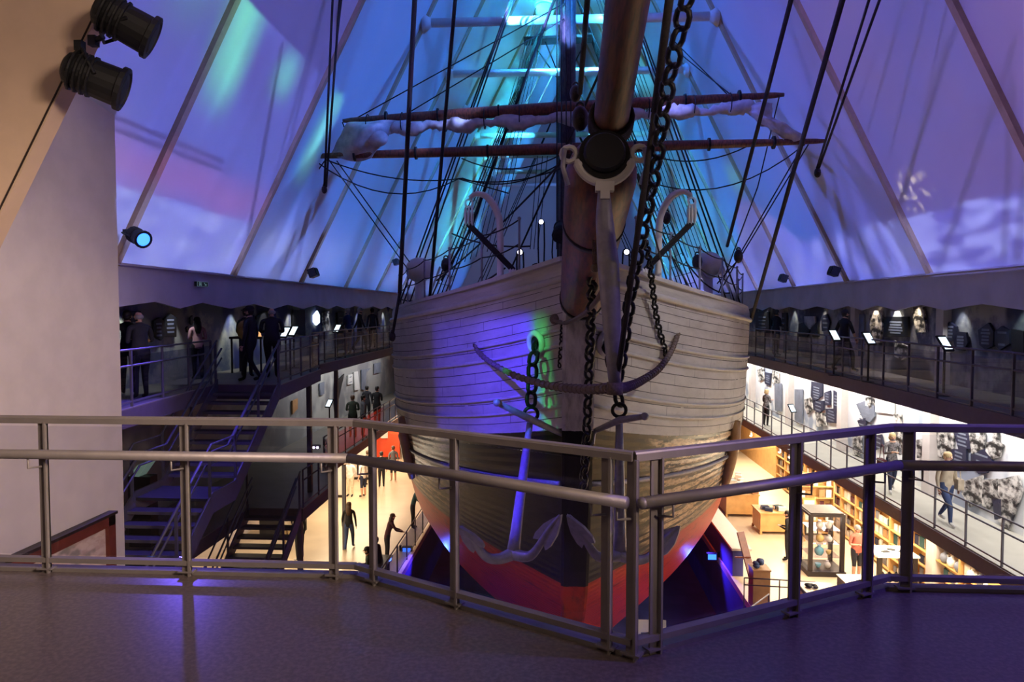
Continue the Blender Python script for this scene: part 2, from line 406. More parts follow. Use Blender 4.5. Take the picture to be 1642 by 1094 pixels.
for s in (-1, 1):
    lamp('SPOT', 'pit_flood', (s*4.75, 24.4, -7.0), 330, (.05, .12, 1), to=(s*4.2, 21.6, -4.7), size=.08, spot=60, blend=.8)
    lamp('SPOT', 'pit_flood_wide', (s*5.0, 25.2, -6.3), 1500, (.07, .03, 1), to=(s*4.7, 18.6, -9.6), size=.2, spot=64, blend=.8)
    lamp('SPOT', 'red_bottom_fill', (s*2.9, 5.2, -.9), 420, (1, .80, .64), to=(s*1.2, 15.5, -4.9), size=.15, spot=32, blend=.9)  # added warm fill below the platform edge, brightens the red bottom
    lamp('SPOT', 'pit_flood_far', (s*4.9, 30, -8.2), 200, (.08, .04, 1), to=(s*2.0, 30, -6), size=.12, spot=150, blend=.6)
lamp('SPOT', 'hull_fill_left', (-7.9, 22.6, -3.98), 300, (1, .80, .55), to=(-4.5, 19.6, -3.0), size=.1, spot=62, blend=.8)  # added warm fill grazing the left hull's streaks
lamp('SPOT', 'hull_fill_right', (8.4, 22.4, -4.1), 300, (1, .80, .52), to=(4.4, 19.4, -3.2), size=.1, spot=62, blend=.8)  # added warm fill for the lower right hull
lamp('AREA', 'mid_gallery_right_strip', (9.2, 27, -.48), 1150, (1, .96, .9), to=(10.3, 27, -2.2), size=.25, sizey=34)
lamp('AREA', 'shop_lamps', (10.3, 28, -4.0), 2600, (1, .83, .58), to=(9.6, 28, -6.9), size=1.2, sizey=26)
lamp('AREA', 'shop_lamps_front', (7.9, 23, -3.9), 420, (1, .80, .52), to=(7.7, 23, -6.9), size=.6, sizey=8)
lamp('AREA', 'ground_left_lamps', (-9.4, 34, -4.0), 900, (1, .78, .5), to=(-8.6, 33, -6.9), size=1.5, sizey=14)
lamp('AREA', 'ground_left_lamps_near', (-9.6, 22, -4.0), 230, (1, .78, .5), to=(-8.6, 22, -6.9), size=1.0, sizey=6)
lamp('AREA', 'mid_gallery_left_strip', (-8.9, 34, -.5), 190, (.95, .97, 1), to=(-10.4, 34, -2.4), size=.25, sizey=15)
for (x, y, pw, c) in ((8.33, 16.4, 14, (.9, .95, 1)), (8.33, 18.2, 34, (1, .82, .6)), (8.33, 19.3, 40, (1, .95, .85)), (8.33, 20.5, 26, (1, .8, .6)), (8.33, 14.3, 10, (.8, 1, .85)), (8.33, 24.5, 14, (1, .9, .7)), (8.33, 27.5, 14, (.95, 1, .9)), (8.33, 31, 14, (1, 1, .9)),
                      (-9.2, 14.6, 26, (.9, 1, .85)), (-9.2, 16.6, 16, (.8, .85, 1)), (-9.2, 19.9, 26, (.95, 1, 1)), (-9.2, 22.0, 26, (.95, .97, 1)), (-9.2, 24.4, 20, (.95, .97, 1)), (-9.2, 28.5, 20, (.85, .9, 1)), (-9.2, 33, 20, (.85, .9, 1)), (-9.2, 38, 20, (.9, .95, 1))):
    lamp('SPOT', 'gallery_downlight', (x, y, 1.95), pw*2.4, c, to=(x+(.25 if x > 0 else -.35), y, .2), size=.03, spot=70, blend=.5)

# ------------------------------------------------------------------ the hall
B_, C_, D_ = Vector((-1.63, 4.465, 0)), Vector((0, 3.525, 0)), Vector((1.63, 4.465, 0))
A_, E_ = Vector((-7.06, 4.465, 0)), Vector((7.0, 4.465, 0))
M['platform'] = mat('platform', lin(96, 84, 80), .3, build=lambda t, b, o, uv: (setc(t, b, mix(noise(o, 40, 4).ss(.35, .7), lin(84, 74, 72), lin(110, 98, 92))), setb(t, b, noise(o, 60, 2), .06, .005)))
mb = MB(); mb.prism([A_, B_, C_, D_, E_, (7.0, -5, 0), (-7.06, -5, 0)], (0, 0, -.42)); struct('floor', mb, 'platform')
mb = MB()
for a, b in ((A_, B_), (B_, C_), (C_, D_), (D_, E_)): mb.bar(a+Vector((0, -.03, .012)), b+Vector((0, -.03, .012)), .07, .024)
struct('trim_1', mb, 'steel')

def rx(z): return 8.2-(z-2.52)/2
for s, nm in ((-1, 'left'), (1, 'right')):
    mb = MB(); a = [(s*8.2, y, 2.52) for y in (-5, 56)]; b = [(0, y, 18.92) for y in (56, -5)]
    mb.prism([*a, *b], (s*.3, 0, .15)); struct('ceiling_'+nm, mb, 'roof_white')
    # sloped roof wall's foot: the fascia with its zigzag lower hem
    rnd = random.Random(3+s); y = 6.0 if s > 0 else 10.7; pts = []; up = True
    while y < 55: pts.append((y, 1.72+(.10 if up else -.03)+(.04 if s < 0 else 0))); y += rnd.uniform(.9, 1.5); up = not up
    mb = MB()
    for (ya, za), (yb, zb) in zip(pts, pts[1:]):
        mb.prism([(s*8.2, ya, za), (s*8.2, yb, zb), (s*8.2, yb, 2.52), (s*8.2, ya, 2.52)], (s*.06, 0, 0))
    struct('trim_2' if s < 0 else 'trim_3', mb, 'fascia_grey')
    mb = MB(); mb.bb((s*8.1, 5, 2.5), (s*8.3, 55, 2.54)); struct('trim_4' if s < 0 else 'trim_5', mb, 'fascia_grey')
    # soffit behind the hem
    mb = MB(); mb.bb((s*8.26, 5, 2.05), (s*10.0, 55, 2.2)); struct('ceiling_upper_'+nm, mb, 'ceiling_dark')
k = 6
for i in range(10):
    y = 7.65+4.65*i
    for s in (-1, 1):
        mb = MB(); n = Vector((-s*2, 0, -1)).normalized()*.045
        mb.bar(Vector((s*8.2, y, 2.52))+n, Vector((0, y, 18.92))+n, .16, .09, up=n); struct('trim_%d' % k, mb, 'rib_grey'); k += 1
    z = 10.25
    if i >= 3:
        mb = MB(); mb.tube([(-rx(z), y, z), (rx(z), y, z)], .13, 10)
        for s in (-1, 1): mb.tube([(s*rx(z), y, z), (s*(rx(z)-.25), y, z)], [.3, .13], 10)
        struct('trim_%d' % k, mb, 'white_paint', smooth=True); k += 1
mb = MB(); mb.prism([(-13, 56, -9), (13, 56, -9), (13, 56, 2), (8.4, 56, 2.5), (0, 56, 19), (-8.4, 56, 2.5), (-13, 56, 2)], (0, .3, 0)); struct('wall_far', mb, 'roof_white')
mb = MB(); mb.prism([(-13, -5, -9), (13, -5, -9), (13, -5, 2), (8.4, -5, 2.5), (0, -5, 19), (-8.4, -5, 2.5), (-13, -5, 2)], (0, -.3, 0)); struct('wall_near', mb, 'plaster_white')
# white wall left of the platform, up to the raking gable slab
mb = MB(); mb.prism([(-7.08, -5, -6.9), (-7.08, 10.67, -6.9), (-7.08, 10.67, 4.66), (-7.08, 9.8, 4.78), (-7.08, 8, 4.78), (-7.08, -5, 4.78)], (-.4, 0, 0)); struct('wall_left', mb, 'plaster_white')
mb = MB(); q = [P(168, 0, 6.5), P(0, 345, 6.5)]; d = (q[0]-q[1])
lo = q[1]-d*.55; hi = q[0]+d*1.6
mb.prism([lo, hi, (-7.08, 6.5, hi.z), (-7.08, 6.5, lo.z)], (0, .19, 0)); struct('wall_front', mb, 'plaster_tan')
mb = MB(); mb.bar(lo+Vector((-.028, -.004, 0)), hi+Vector((-.028, -.004, 0)), .012, .012); struct('trim_60', mb, 'dark_wood')
mb = MB(); mb.bb((7.0, -5, -1), (7.2, 3.5, 6)); struct('wall_right', mb, 'plaster_white')

# murals on the gallery walls
def mural(a, b, c, sc, seed):
    def f(t, bs, o, uv):
        x, y, z = sep(o); q = vec(t, x, y*1.0+seed, z)
        n = noise(q, sc, 5, .6); v = noise(vec(t, x, y*.45+seed, z*.45), sc*1.2, 3)
        cc = mix(n.ss(.42, .58), a, b); cc = mix(v.ss(.52, .60), cc, c); setc(t, bs, cc)
    return f
M['mural_right_upper'] = mat('mural_right_upper', (.1, .1, .1), .7, build=mural(lin(96, 98, 112), lin(170, 168, 164), lin(58, 60, 76), .9, 2))
M['mural_left_upper'] = mat('mural_left_upper', (.1, .1, .1), .7, build=mural(lin(110, 120, 140), lin(190, 190, 176), lin(70, 76, 130), .8, 9))
M['mural_right_mid'] = mat('mural_right_mid', (.1, .1, .1), .7, build=mural(lin(232, 230, 226), lin(214, 216, 222), lin(150, 158, 176), .9, 5))
M['mural_left_mid'] = mat('mural_left_mid', (.1, .1, .1), .7, build=mural(lin(150, 150, 148), lin(120, 120, 124), lin(176, 176, 172), .5, 4))
for nm, x, x2, z0, z1, m, y0 in (('wall_right_upper', 8.6, 8.8, 0, 2.1, 'mural_right_upper', 4.5), ('wall_left_upper', -9.6, -9.8, 0, 2.1, 'mural_left_upper', 11.3),
                         ('wall_right_middle', 10.35, 10.55, -3.5, -.3, 'mural_right_mid', 4.5), ('wall_left_middle', -10.6, -10.8, -3.5, -.3, 'mural_left_mid', 8)):
    mb = MB(); mb.bb((x, y0, z0), (x2, 56, z1)); struct(nm, mb, m)
mb = MB(); mb.bb((12.2, 4, -9), (12.4, 56, -3.5)); struct('wall_right_ground', mb, 'plaster_white')
mb = MB(); mb.bb((-12.2, 4, -9), (-12.4, 56, -3.5)); struct('wall_left_ground', mb, 'plaster_white')
# gallery floors
mb = MB(); mb.bb((7.0, 4.6, -.34), (10.6, 56, -.02)); struct('floor_upper_right', mb, 'slab')
mb = MB(); mb.bb((7.06, 4.6, -.02), (8.6, 56, 0)); struct('floor_upper_right_top', mb, 'gallery_floor')
mb = MB(); mb.bb((8.6, 4.6, -3.84), (12.2, 56, -3.52)); struct('floor_middle_right', mb, 'slab')
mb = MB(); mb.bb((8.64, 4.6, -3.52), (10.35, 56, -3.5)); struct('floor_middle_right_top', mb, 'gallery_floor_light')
UL = [(-10.8, 10.8), (-7.62, 10.8), (-8.16, 15.92), (-6.62, 15.92), (-7.1, 20.2), (-7.72, 21.4), (-7.75, 56), (-10.8, 56)]
mb = MB(); mb.prism([(x, y, -.34) for x, y in UL], (0, 0, .32)); struct('floor_upper_left', mb, 'slab')
mb = MB(); mb.prism([(x, y, -.02) for x, y in UL], (0, 0, .02)); struct('floor_upper_left_top', mb, 'gallery_floor')
ML = [(-12.2, 9.0), (-8.4, 9.0), (-8.4, 18.2), (-6.95, 18.2), (-7.0, 20.9), (-7.95, 23.0), (-7.95, 56), (-12.2, 56)]
mb = MB(); mb.prism([(x, y, -3.84) for x, y in ML], (0, 0, .32)); struct('floor_middle_left', mb, 'slab')
mb = MB(); mb.prism([(x, y, -3.52) for x, y in ML], (0, 0, .02)); struct('floor_middle_left_top', mb, 'gallery_floor')
# ground floor around the dock
PIT = [(-5.35, 52), (-5.35, 19.4), (-2.3, 15.6), (2.3, 15.6), (5.3, 19.4), (5.3, 52)]
mb = MB()
mb.prism([(-12.2, 4, -7.1), (0, 4, -7.1), (0, 15.6, -7.1), (-2.3, 15.6, -7.1), (-5.35, 19.4, -7.1), (-5.35, 52, -7.1), (-5.35, 56, -7.1), (-12.2, 56, -7.1)], (0, 0, .2))
mb.prism([(12.2, 4, -7.1), (0, 4, -7.1), (0, 15.6, -7.1), (2.3, 15.6, -7.1), (5.3, 19.4, -7.1), (5.3, 52, -7.1), (5.3, 56, -7.1), (12.2, 56, -7.1)], (0, 0, .2))
mb.bb((-5.35, 52, -7.1), (5.3, 56, -6.9)); struct('floor_ground', mb, 'shop_floor')
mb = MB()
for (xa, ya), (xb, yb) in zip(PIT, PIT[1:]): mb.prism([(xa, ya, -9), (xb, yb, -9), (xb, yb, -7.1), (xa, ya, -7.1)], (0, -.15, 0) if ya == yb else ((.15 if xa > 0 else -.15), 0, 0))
mb.bb((-5.35, 51.9, -9), (5.3, 52.1, -7.1)); struct('wall_lower', mb, 'concrete_floodlit')
mb = MB(); mb.bb((-5.6, 15, -9.2), (5.6, 52.2, -9)); struct('floor_lower', mb, 'concrete_floodlit')
# pilasters on the right walls, steel columns on the left
for (px, py) in ((1168, 540), (1248, 540), (1368, 540), (1508, 540)):
    p = PX(px, py, 8.45); mb = MB(); mb.bb((8.42, p.y-.16, 0), (8.6, p.y+.16, 2.05)); struct('trim_%d' % k, mb, 'plaster_white'); k += 1
for px in (1205, 1265, 1350, 1492, 1700):
    p = PX(px, 650, 10.2); mb = MB(); mb.bb((10.1, p.y-.2, -3.5), (10.35, p.y+.2, -.34)); struct('trim_%d' % k, mb, 'plaster_white'); k += 1
# ------------------------------------------------------------------ the ship
KEYS = [(0.0, .80, .95, 5.5, 11.3, 5.45, 12.5), (1.0, .50, .98, 5.5, 11.4, 5.62, 12.5), (2.0, -2.0, 1.6, 6.0, 12.05, 5.62, 12.5),
        (3.0, -5.26, 0.0, 6.0, 13.6, 5.5, 12.0), (4.0, -6.9, 0.0, 6, 15.3, 5.25, 11.6), (5.0, -8.4, 0.0, 6, 17.2, 4.2, 11.0), (6.0, -9.9, 0.0, 6, 19.0, .24, 11.0)]
def lv(v):
    i = min(int(v), 5); t = v-i
    k = [KEYS[max(i-1, 0)], KEYS[i], KEYS[i+1], KEYS[min(i+2, 6)]]
    out = []
    for c in range(1, 7):
        a, b, d, e = (q[c] for q in k)
        m1 = (d-a)/2 if i > 0 else d-b; m2 = (e-b)/2 if i < 5 else d-b
        out.append((2*t**3-3*t*t+1)*b+(t**3-2*t*t+t)*m1+(-2*t**3+3*t*t)*d+(t**3-t*t)*m2)
    return out
def hull(v, s, side, off=0.0):        # the planking's point at height v, s metres behind the stem
    z, D, tau, y0, B, L = lv(v); u = min(s/L, 1.0)
    wd = .24+(B-.24)*(1-(1-u)**1.75) if B > .24 else B
    y = y0+s
    if y > 40: wd *= max(.08, (1-((y-40)/10.2)**2))**.5
    zz = z-D*(1-math.exp(-s/tau))+1.7
    if v < 1.5 and s > 16: zz += (s-16)**2*.0016
    return Vector((side*(wd+off), y, zz))
def hull_at(v, px, side):             # where the photo's column px meets height v of the planking
    lo, hi = 0.0, 11.0; best = None
    for i in range(200):
        s = i*.05; p = hull(v, s, side); q = 890+(p.x+.38)/p.y*1150
        if best is None or abs(q-px) < best[0]: best = (abs(q-px), p, s)
    return best[1]
def hull_uv(mb_, m):
    pass
def hullmat(t, b, o, uv):
    u, v, _ = sep(uv); x, y, z = sep(o)
    q = vec(t, u*.8, v*6.0, 0.0); n = noise(q, 1.0, 5, .65); fine = noise(vec(t, u*5.0, v*40.0, 1.0), 1.0, 4, .6)
    wave = (noise(vec(t, u*1.4, v*3.0, 7.0), 1.0, 2)-.5)*.05
    pl = ((v-1.0)*14.0+wave*2).fract(); seam = (1.0-(pl-.5).abs()*2.0).lt(.065)
    butt = ((u*.42+((v-1.0)*14.0)._m('FLOOR')*.37).fract()).lt(.006)
    gap = (seam*(noise(vec(t, u*1.1, v*11.0, 3.0), 1.0, 2).gt(.33))).mx(butt*.6)*v.lt(2.0)*v.gt(.94)
    white = mix(n.ss(.3, .75)*.5+fine.ss(.55, .75)*.25, lin(208, 203, 196), lin(150, 142, 132))
    white = mix(gap, white, lin(58, 52, 52))
    # iron-shod bow and worn sheathing above the red bottom; the left side's shade is painted in
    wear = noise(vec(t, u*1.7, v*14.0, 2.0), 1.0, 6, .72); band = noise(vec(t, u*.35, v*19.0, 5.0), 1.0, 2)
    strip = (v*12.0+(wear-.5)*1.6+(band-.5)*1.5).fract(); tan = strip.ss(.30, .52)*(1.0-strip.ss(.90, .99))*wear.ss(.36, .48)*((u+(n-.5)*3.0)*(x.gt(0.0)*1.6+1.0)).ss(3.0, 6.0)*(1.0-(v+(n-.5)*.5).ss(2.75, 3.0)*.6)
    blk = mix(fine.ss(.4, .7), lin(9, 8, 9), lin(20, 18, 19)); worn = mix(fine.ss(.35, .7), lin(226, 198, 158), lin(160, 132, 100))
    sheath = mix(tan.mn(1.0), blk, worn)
    red = mix(wear.ss(.5, .68), lin(172, 50, 16), lin(118, 32, 12)); red = mix(fine.ss(.6, .75)*.4, red, lin(190, 92, 70))
    c = mix((v+(n-.5)*.02).gt(2.0), white, sheath); c = mix((v+(n-.5)*.03).gt(3.0), c, red)
    setc(t, b, c)
    ridge = ((v*17.0).fract()-.5).abs()*v.gt(2.0)
    setb(t, b, (1.0-gap)*.9+fine*.2+wear*.4*v.gt(2.0)+ridge*.7, .55, .03)
    r = (v.gt(2.0)*-.14+.55); t.links.new(r.k, b.inputs['Roughness'])
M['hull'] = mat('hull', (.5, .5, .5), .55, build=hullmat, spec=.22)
def stemmat(t, b, o, uv):
    u, v, _ = sep(uv); x, y, z = sep(o); n = noise(vec(t, x*3.0, y, z*1.0), 2.5, 5, .65)
    c = mix((v+(n-.5)*.02).gt(2.0), mix(n.ss(.35, .7), lin(206, 202, 198), lin(150, 146, 146)), mix(n.ss(.4, .7), lin(10, 9, 10), lin(24, 22, 22)))
    setc(t, b, mix((v+(n-.5)*.03).gt(3.0), c, mix(n.ss(.4, .7), lin(172, 50, 18), lin(122, 34, 14)))); setb(t, b, n, .3, .02)
M['stem'] = mat('stem', (.5, .5, .5), .55, build=stemmat, spec=.22)
def sparmat(a, c):
    def f(t, b, o, uv):
        x, y, z = sep(o); n = noise(vec(t, x*14.0, y*1.1, z*5.0), 2.0, 4, .6); setc(t, b, mix(n.ss(.35, .7), a, c)); setb(t, b, n, .25, .01)
    return f
M['bowsprit'] = mat('bowsprit', (.1, .05, .03), .5, build=sparmat(lin(112, 56, 32), lin(60, 28, 18)))
M['jibboom'] = mat('jibboom', (.1, .05, .03), .55, build=sparmat(lin(96, 52, 34), lin(48, 28, 20)))
M['yard_wood'] = mat('yard_wood', (.1, .05, .03), .45, build=sparmat(lin(122, 66, 42), lin(70, 38, 26)))
M['mast_wood'] = mat('mast_wood', (.05, .05, .06), .5, build=sparmat(lin(64, 54, 56), lin(34, 30, 34)))

ship = thing('sailing_ship', 'white hulled wooden polar sailing ship with red bottom filling the hall', 'ship', (0, 19, -9.0+.8))
def grid_side(vs, ss, side, off=0.0):
    mb = MB(); mb.uv = []
    for v in vs:
        for s in ss: mb.v.append(hull(v, s, side, off)); mb.uv.append((s, v))
    n = len(ss)
    mb.f = [[i*n+j, i*n+j+1, (i+1)*n+j+1, (i+1)*n+j] for i in range(len(vs)-1) for j in range(n-1)]; mb.mi = [0]*len(mb.f)
    return mb
VS = [i/8 for i in range(49)]
SS = [38.6*(i/44)**1.9 for i in range(45)]
mb = grid_side(VS, SS, 1); m2 = grid_side(VS, SS, -1); nv = len(mb.v)
mb.v += m2.v; mb.uv += m2.uv; mb.f += [[i+nv for i in f] for f in m2.f]; mb.mi += m2.mi
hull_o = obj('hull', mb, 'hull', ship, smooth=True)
# bulwark lining, deck, cap rail, mouldings
mb = MB()
for sd in (-1, 1):
    a = [hull(0, s, sd, -.12) for s in SS]; b = [hull(1.15, s, sd, -.16) for s in SS]; n = len(a)
    mb.add(a+b, [(i, i+1, n+i+1, n+i) for i in range(n-1)])
obj('bulwark_lining', mb, 'ship_white', ship, smooth=True)
mb = MB(); a = [hull(1.15, s, -1, -.1) for s in SS]; b = [hull(1.15, s, 1, -.1) for s in SS]; n = len(a)
mb.add(a+b, [(i, i+1, n+i+1, n+i) for i in range(n-1)]); obj('deck', mb, 'oak', ship)
for sd in (-1, 1):
    mb = MB(); S2 = [.0]+[.25+22*(i/30)**1.6 for i in range(31)]
    pts = [hull(0, s, sd, -.03) for s in S2]
    for p, q in zip(pts, pts[1:]): mb.bar(p, q, .24, .07)
    obj('cap_rail', mb, 'ship_white', ship)
    for v, r, m, nm in ((1.0, .06, 'ship_white', 'moulding'), (1.40, .035, 'ship_white', 'rubbing_strake'), (1.5, .035, 'ship_white', 'rubbing_strake'),
                        (1.76, .03, 'ship_white', 'rubbing_strake'), (1.86, .03, 'ship_white', 'rubbing_strake'), (2.32, .05, 'grey_iron', 'rubbing_strake')):
        mb = MB(); mb.tube([hull(v, s, sd, .02) for s in S2], r, 6, sq=1.0); obj(nm, mb, m, ship, smooth=True)
    for px, v0, v1 in ((648 if sd < 0 else 1172, 1.92, 2.75),):      # fender timbers on the quarters
        a = hull_at(v0, px, sd); s0 = a.y-lv(v0)[3]; mb = MB()
        pts = [hull(v0+(v1-v0)*i/5, s0+.25*i/5*-1, sd, .12) for i in range(6)]; mb.tube(pts, [.08, .14, .16, .16, .14, .1], 6); obj('fender_timber', mb, 'oak', ship, smooth=True)
# stem timber
mb = MB(); mb.uv = []; VV = [.35+i*.25 for i in range(23)]; rows = []
for v in VV:
    z, D, tau, y0, B, L = lv(v); hw = .26 if v < 3 else .26-.05*(v-3)
    for x, dy in ((-hw, .12), (-hw, -.16), (-hw*.8, -.2), (hw*.8, -.2), (hw, -.16), (hw, .12)): mb.v.append(Vector((x, y0+dy, z+1.7))); mb.uv.append((0, v))
for i in range(len(VV)-1):
    for j in range(5): mb.f.append([i*6+j, i*6+j+1, (i+1)*6+j+1, (i+1)*6+j])
mb.f.append([0, 1, 2, 3, 4, 5]); mb.mi = [0]*len(mb.f)
obj('stem_post', mb, 'stem', ship)
# hawse pipes
HW = {}
for sd, px in ((-1, 862), (1, 968)):
    p = hull_at(1.35, px, sd); p = Vector((p.x, p.y, P(px, 550, p.y).z)); HW[sd] = p
    d = Vector((sd*.9, -.75, -.12)).normalized(); mb = MB(); mb.ring(p+d*.03, .17, .055, ax=d, n=18, m=8); mb.lathe([(.14, -.02), (.14, .015)], p+d*.02, d, 14, 1); obj('hawse_pipe', mb, ['white_paint', 'black_iron'], ship, smooth=True)
# bowsprit, cap, jibboom, dolphin striker
BA = Vector((.03, 15.0, 1.7+.03-.235*3.1)); BT = Vector((.05, 6.4, 3.075)); bd = (BT-BA).normalized()
mb = MB(); mb.tube([BA, BT-bd*1.5, BT-bd*.5, BT-bd*.3, BT-bd*.14], [.33, .34, .34, .31, .22], 28); obj('bowsprit', mb, 'bowsprit', ship, smooth=True)
mb = MB(); mb.lathe([(.18, 0), (.225, 0), (.225, .15), (.18, .15)], BT-bd*.16, bd, 28); obj('cap_ring', mb, 'black_iron', ship)
mb = MB(); mb.tube([BT-bd*.02+Vector((math.cos(R(a_))*.245, 0, math.sin(R(a_))*.245)) for a_ in range(190, 351, 10)], [.02]+[.045]*15+[.02], 8)
for a_ in (0, math.pi): mb.ring(BT-bd*.06+Vector((math.cos(a_)*.31, 0, .02)), .065, .025, ax=(0, 1, 0), n=12)
mb.box(BT+Vector((0, -.03, -.30)), (.16, .12, .08)); mb.box(BT+Vector((0, -.05, -.36)), (.08, .1, .1)); obj('cap_strap', mb, 'ship_white', ship)
for sx in (-1, 1):
    mb = MB(); q = BT-bd*.06+Vector((sx*.35, 0, .0)); mb.tube([q+Vector((0, -.05, .06)), q+Vector((sx*.015, -.06, -.1)), q+Vector((-sx*.03, -.05, -.26))], .022, 8); obj('shackle', mb, 'grey_iron', ship, smooth=True)
mb = MB(); mb.lathe([(.185, 0), (.185, .10), (.165, .13), (0.01, .13)], BT-bd*.08, bd, 28); obj('end_disc', mb, 'black', ship)
for t0 in (.42, .80): mb = MB(); mb.tube([BA.lerp(BT, t0), BA.lerp(BT, t0+.015)], .35, 28); obj('iron_hoop', mb, 'black_iron', ship, smooth=True)
JD = Vector((-.013, -1, .213)).normalized(); J0 = Vector((.2, 9.0, 1.7+1.86-.213*1.4))
mb = MB(); mb.tube([J0+JD*t for t in (0, 1.2, 3, 5, 7.6)], [.165, .18, .17, .165, .15], 20); obj('jibboom', mb, 'jibboom', ship, smooth=True)
mb = MB()
for k in range(5): mb.ring(J0+JD*(1.55+k*.05), .205, .028, ax=JD, n=20)
obj('rope_lashing', mb, 'rope_dark', ship, smooth=True)
DS = [P(968, 296, 6.36), P(969, 350, 6.38), P(975, 420, 6.4), P(980, 500, 6.42), P(984, 570, 6.44), P(986, 622, 6.46)]
mb = MB(); mb.tube(DS, [.05, .08, .10, .09, .075, .055], 12, sq=.8); obj('dolphin_striker', mb, 'grey_iron', ship, smooth=True)
mb = MB(); mb.tube([DS[-1]+Vector((0, 0, .05)), DS[-1]-Vector((0, 0, .06))], .075, 10); obj('striker_band', mb, 'rope_tan', ship, smooth=True)
# masts
for nm, y, z0, z1, r in (('foremast', 19.5, .6, 16.2, .23), ('mainmast', 31.0, .2, 18.0, .26), ('mizzenmast', 42.0, .2, 15.5, .2)):
    mb = MB(); mb.tube([(-.06, y, z0), (-.06, y-.1, z0+.7*(z1-z0)), (-.06, y-.2, z1)], [r, r*.9, r*.6], 14); obj('mast', mb, 'mast_wood', ship, smooth=True, label='dark '+nm)
q = P(873, 14, 30.6)
mb = MB(); mb.lathe([(.30, -.75), (.36, -.3), (.36, .25), (.33, .6), (.30, .6), (.30, -.6)], q, n=18); mb.lathe([(.40, -.52), (.40, -.44)], q, n=18); mb.lathe([(.40, .1), (.40, .18)], q, n=18); obj('crows_nest', mb, 'white_paint', ship, smooth=True)
a, b = P(840, 66, 30.9), P(952, 62, 30.9)
mb = MB(); mb.bar(a, b, .7, .12)
for f in (.1, .3, .7, .9): p = a.lerp(b, f); mb.tube([p, Vector((-.06, 31, p.z-1.9))], .03, 5)
obj('mast_top', mb, 'black_iron', ship)
# yards and furled sails
YU = (P(550, 194, 19.0), P(1257, 152, 19.0)); YLo = (P(487, 251, 18.9), P(1326, 226, 18.9))
for (a, b), r in ((YU, .165), (YLo, .15)):
    mb = MB(); mb.tube([a.lerp(b, t) for t in (0, .02, .15, .35, .5, .65, .85, .98, 1)], [r*.3, r*.45, r*.7, r*.95, r, r*.95, r*.7, r*.45, r*.3], 12); y_ = obj('yard', mb, 'yard_wood', ship, smooth=True)
    for t in (.1, .22, .36, .64, .78, .9): mb = MB(); mb.tube([a.lerp(b, t), a.lerp(b, t+.004)], r*1.12, 12); obj('yard_hoop', mb, 'black_iron', y_)
rnd = random.Random(5); mb = MB(); N = 130; pts = []; rs = []
for i in range(N+1):
    t = .015+.95*i/N; p = YU[0].lerp(YU[1], t); d = .17+.06*math.sin(i*.55)*math.sin(i*.21)+rnd.uniform(-.02, .02)
    pts.append(p+Vector((0, -.05+rnd.uniform(-.03, .03), -.12-d))); rs.append(max(.05, (.13+.05*math.sin(i*.37+1)+rnd.uniform(-.025, .025))*(1 if .02 < t < .93 else .6)))
mb.tube(pts, rs, 12, sq=1.15); s_ = obj('furled_sail', mb, 'canvas', ship, smooth=True)
for t in (.06, .14, .24, .33, .41, .6, .7, .8, .88): mb = MB(); p = YU[0].lerp(YU[1], t)+Vector((0, -.03, -.16)); mb.ring(p, .27, .014, ax=(1, 0, 0), n=16, m=5); obj('gasket', mb, 'rope_dark', s_, smooth=True)
def cloth(poly_px, d, bulge, seed, nseg=14):     # a loose fold of sail hanging between four corners
    c = [P(px, py, d) for px, py in poly_px]; rnd = random.Random(seed); mb = MB(); n = nseg; vs = []
    for lay in (0, 1):
        for i in range(n+1):
            for j in range(n+1):
                u, v = i/n, j/n; p = c[0].lerp(c[1], u).lerp(c[3].lerp(c[2], u), v)
                fold = math.sin(u*9+v*4+seed)*.06+math.sin(v*13-u*3)*.03
                vs.append(p+Vector((0, -bulge*math.sin(math.pi*u)*math.sin(math.pi*min(1, v+.1))-fold+lay*.03, -.12*math.sin(math.pi*u)*v)))
    k = (n+1)**2; fs = []
    for i in range(n):
        for j in range(n):
            a = i*(n+1)+j; fs.append((a, a+1, a+n+2, a+n+1)); fs.append((k+a, k+a+n+1, k+a+n+2, k+a+1))
    for i in range(n):
        for a, b in ((i*(n+1), (i+1)*(n+1)), (i*(n+1)+n, (i+1)*(n+1)+n), (i, i+1), (n*(n+1)+i, n*(n+1)+i+1)): fs.append((a, b, k+b, k+a))
    return mb.add(vs, fs)
obj('sail_fold', cloth([(558, 197), (640, 193), (596, 254), (528, 247)], 18.85, .35, 1), 'canvas', ship, smooth=True)
obj('sail_fold', cloth([(1188, 166), (1240, 164), (1236, 200), (1205, 186)], 18.85, .15, 2), 'canvas', ship, smooth=True)
obj('sail_fold', cloth([(1206, 184), (1238, 188), (1294, 219), (1250, 220)], 18.8, .2, 4), 'canvas', ship, smooth=True)
mb = MB(); mb.ball(P(606, 222, 18.7), .24, 16, sc=(1.15, .7, .9)); mb.ball(P(596, 208, 18.75), .22, 14, sc=(1.5, .7, .7)); obj('sail_bundle', mb, 'canvas', ship, smooth=True)
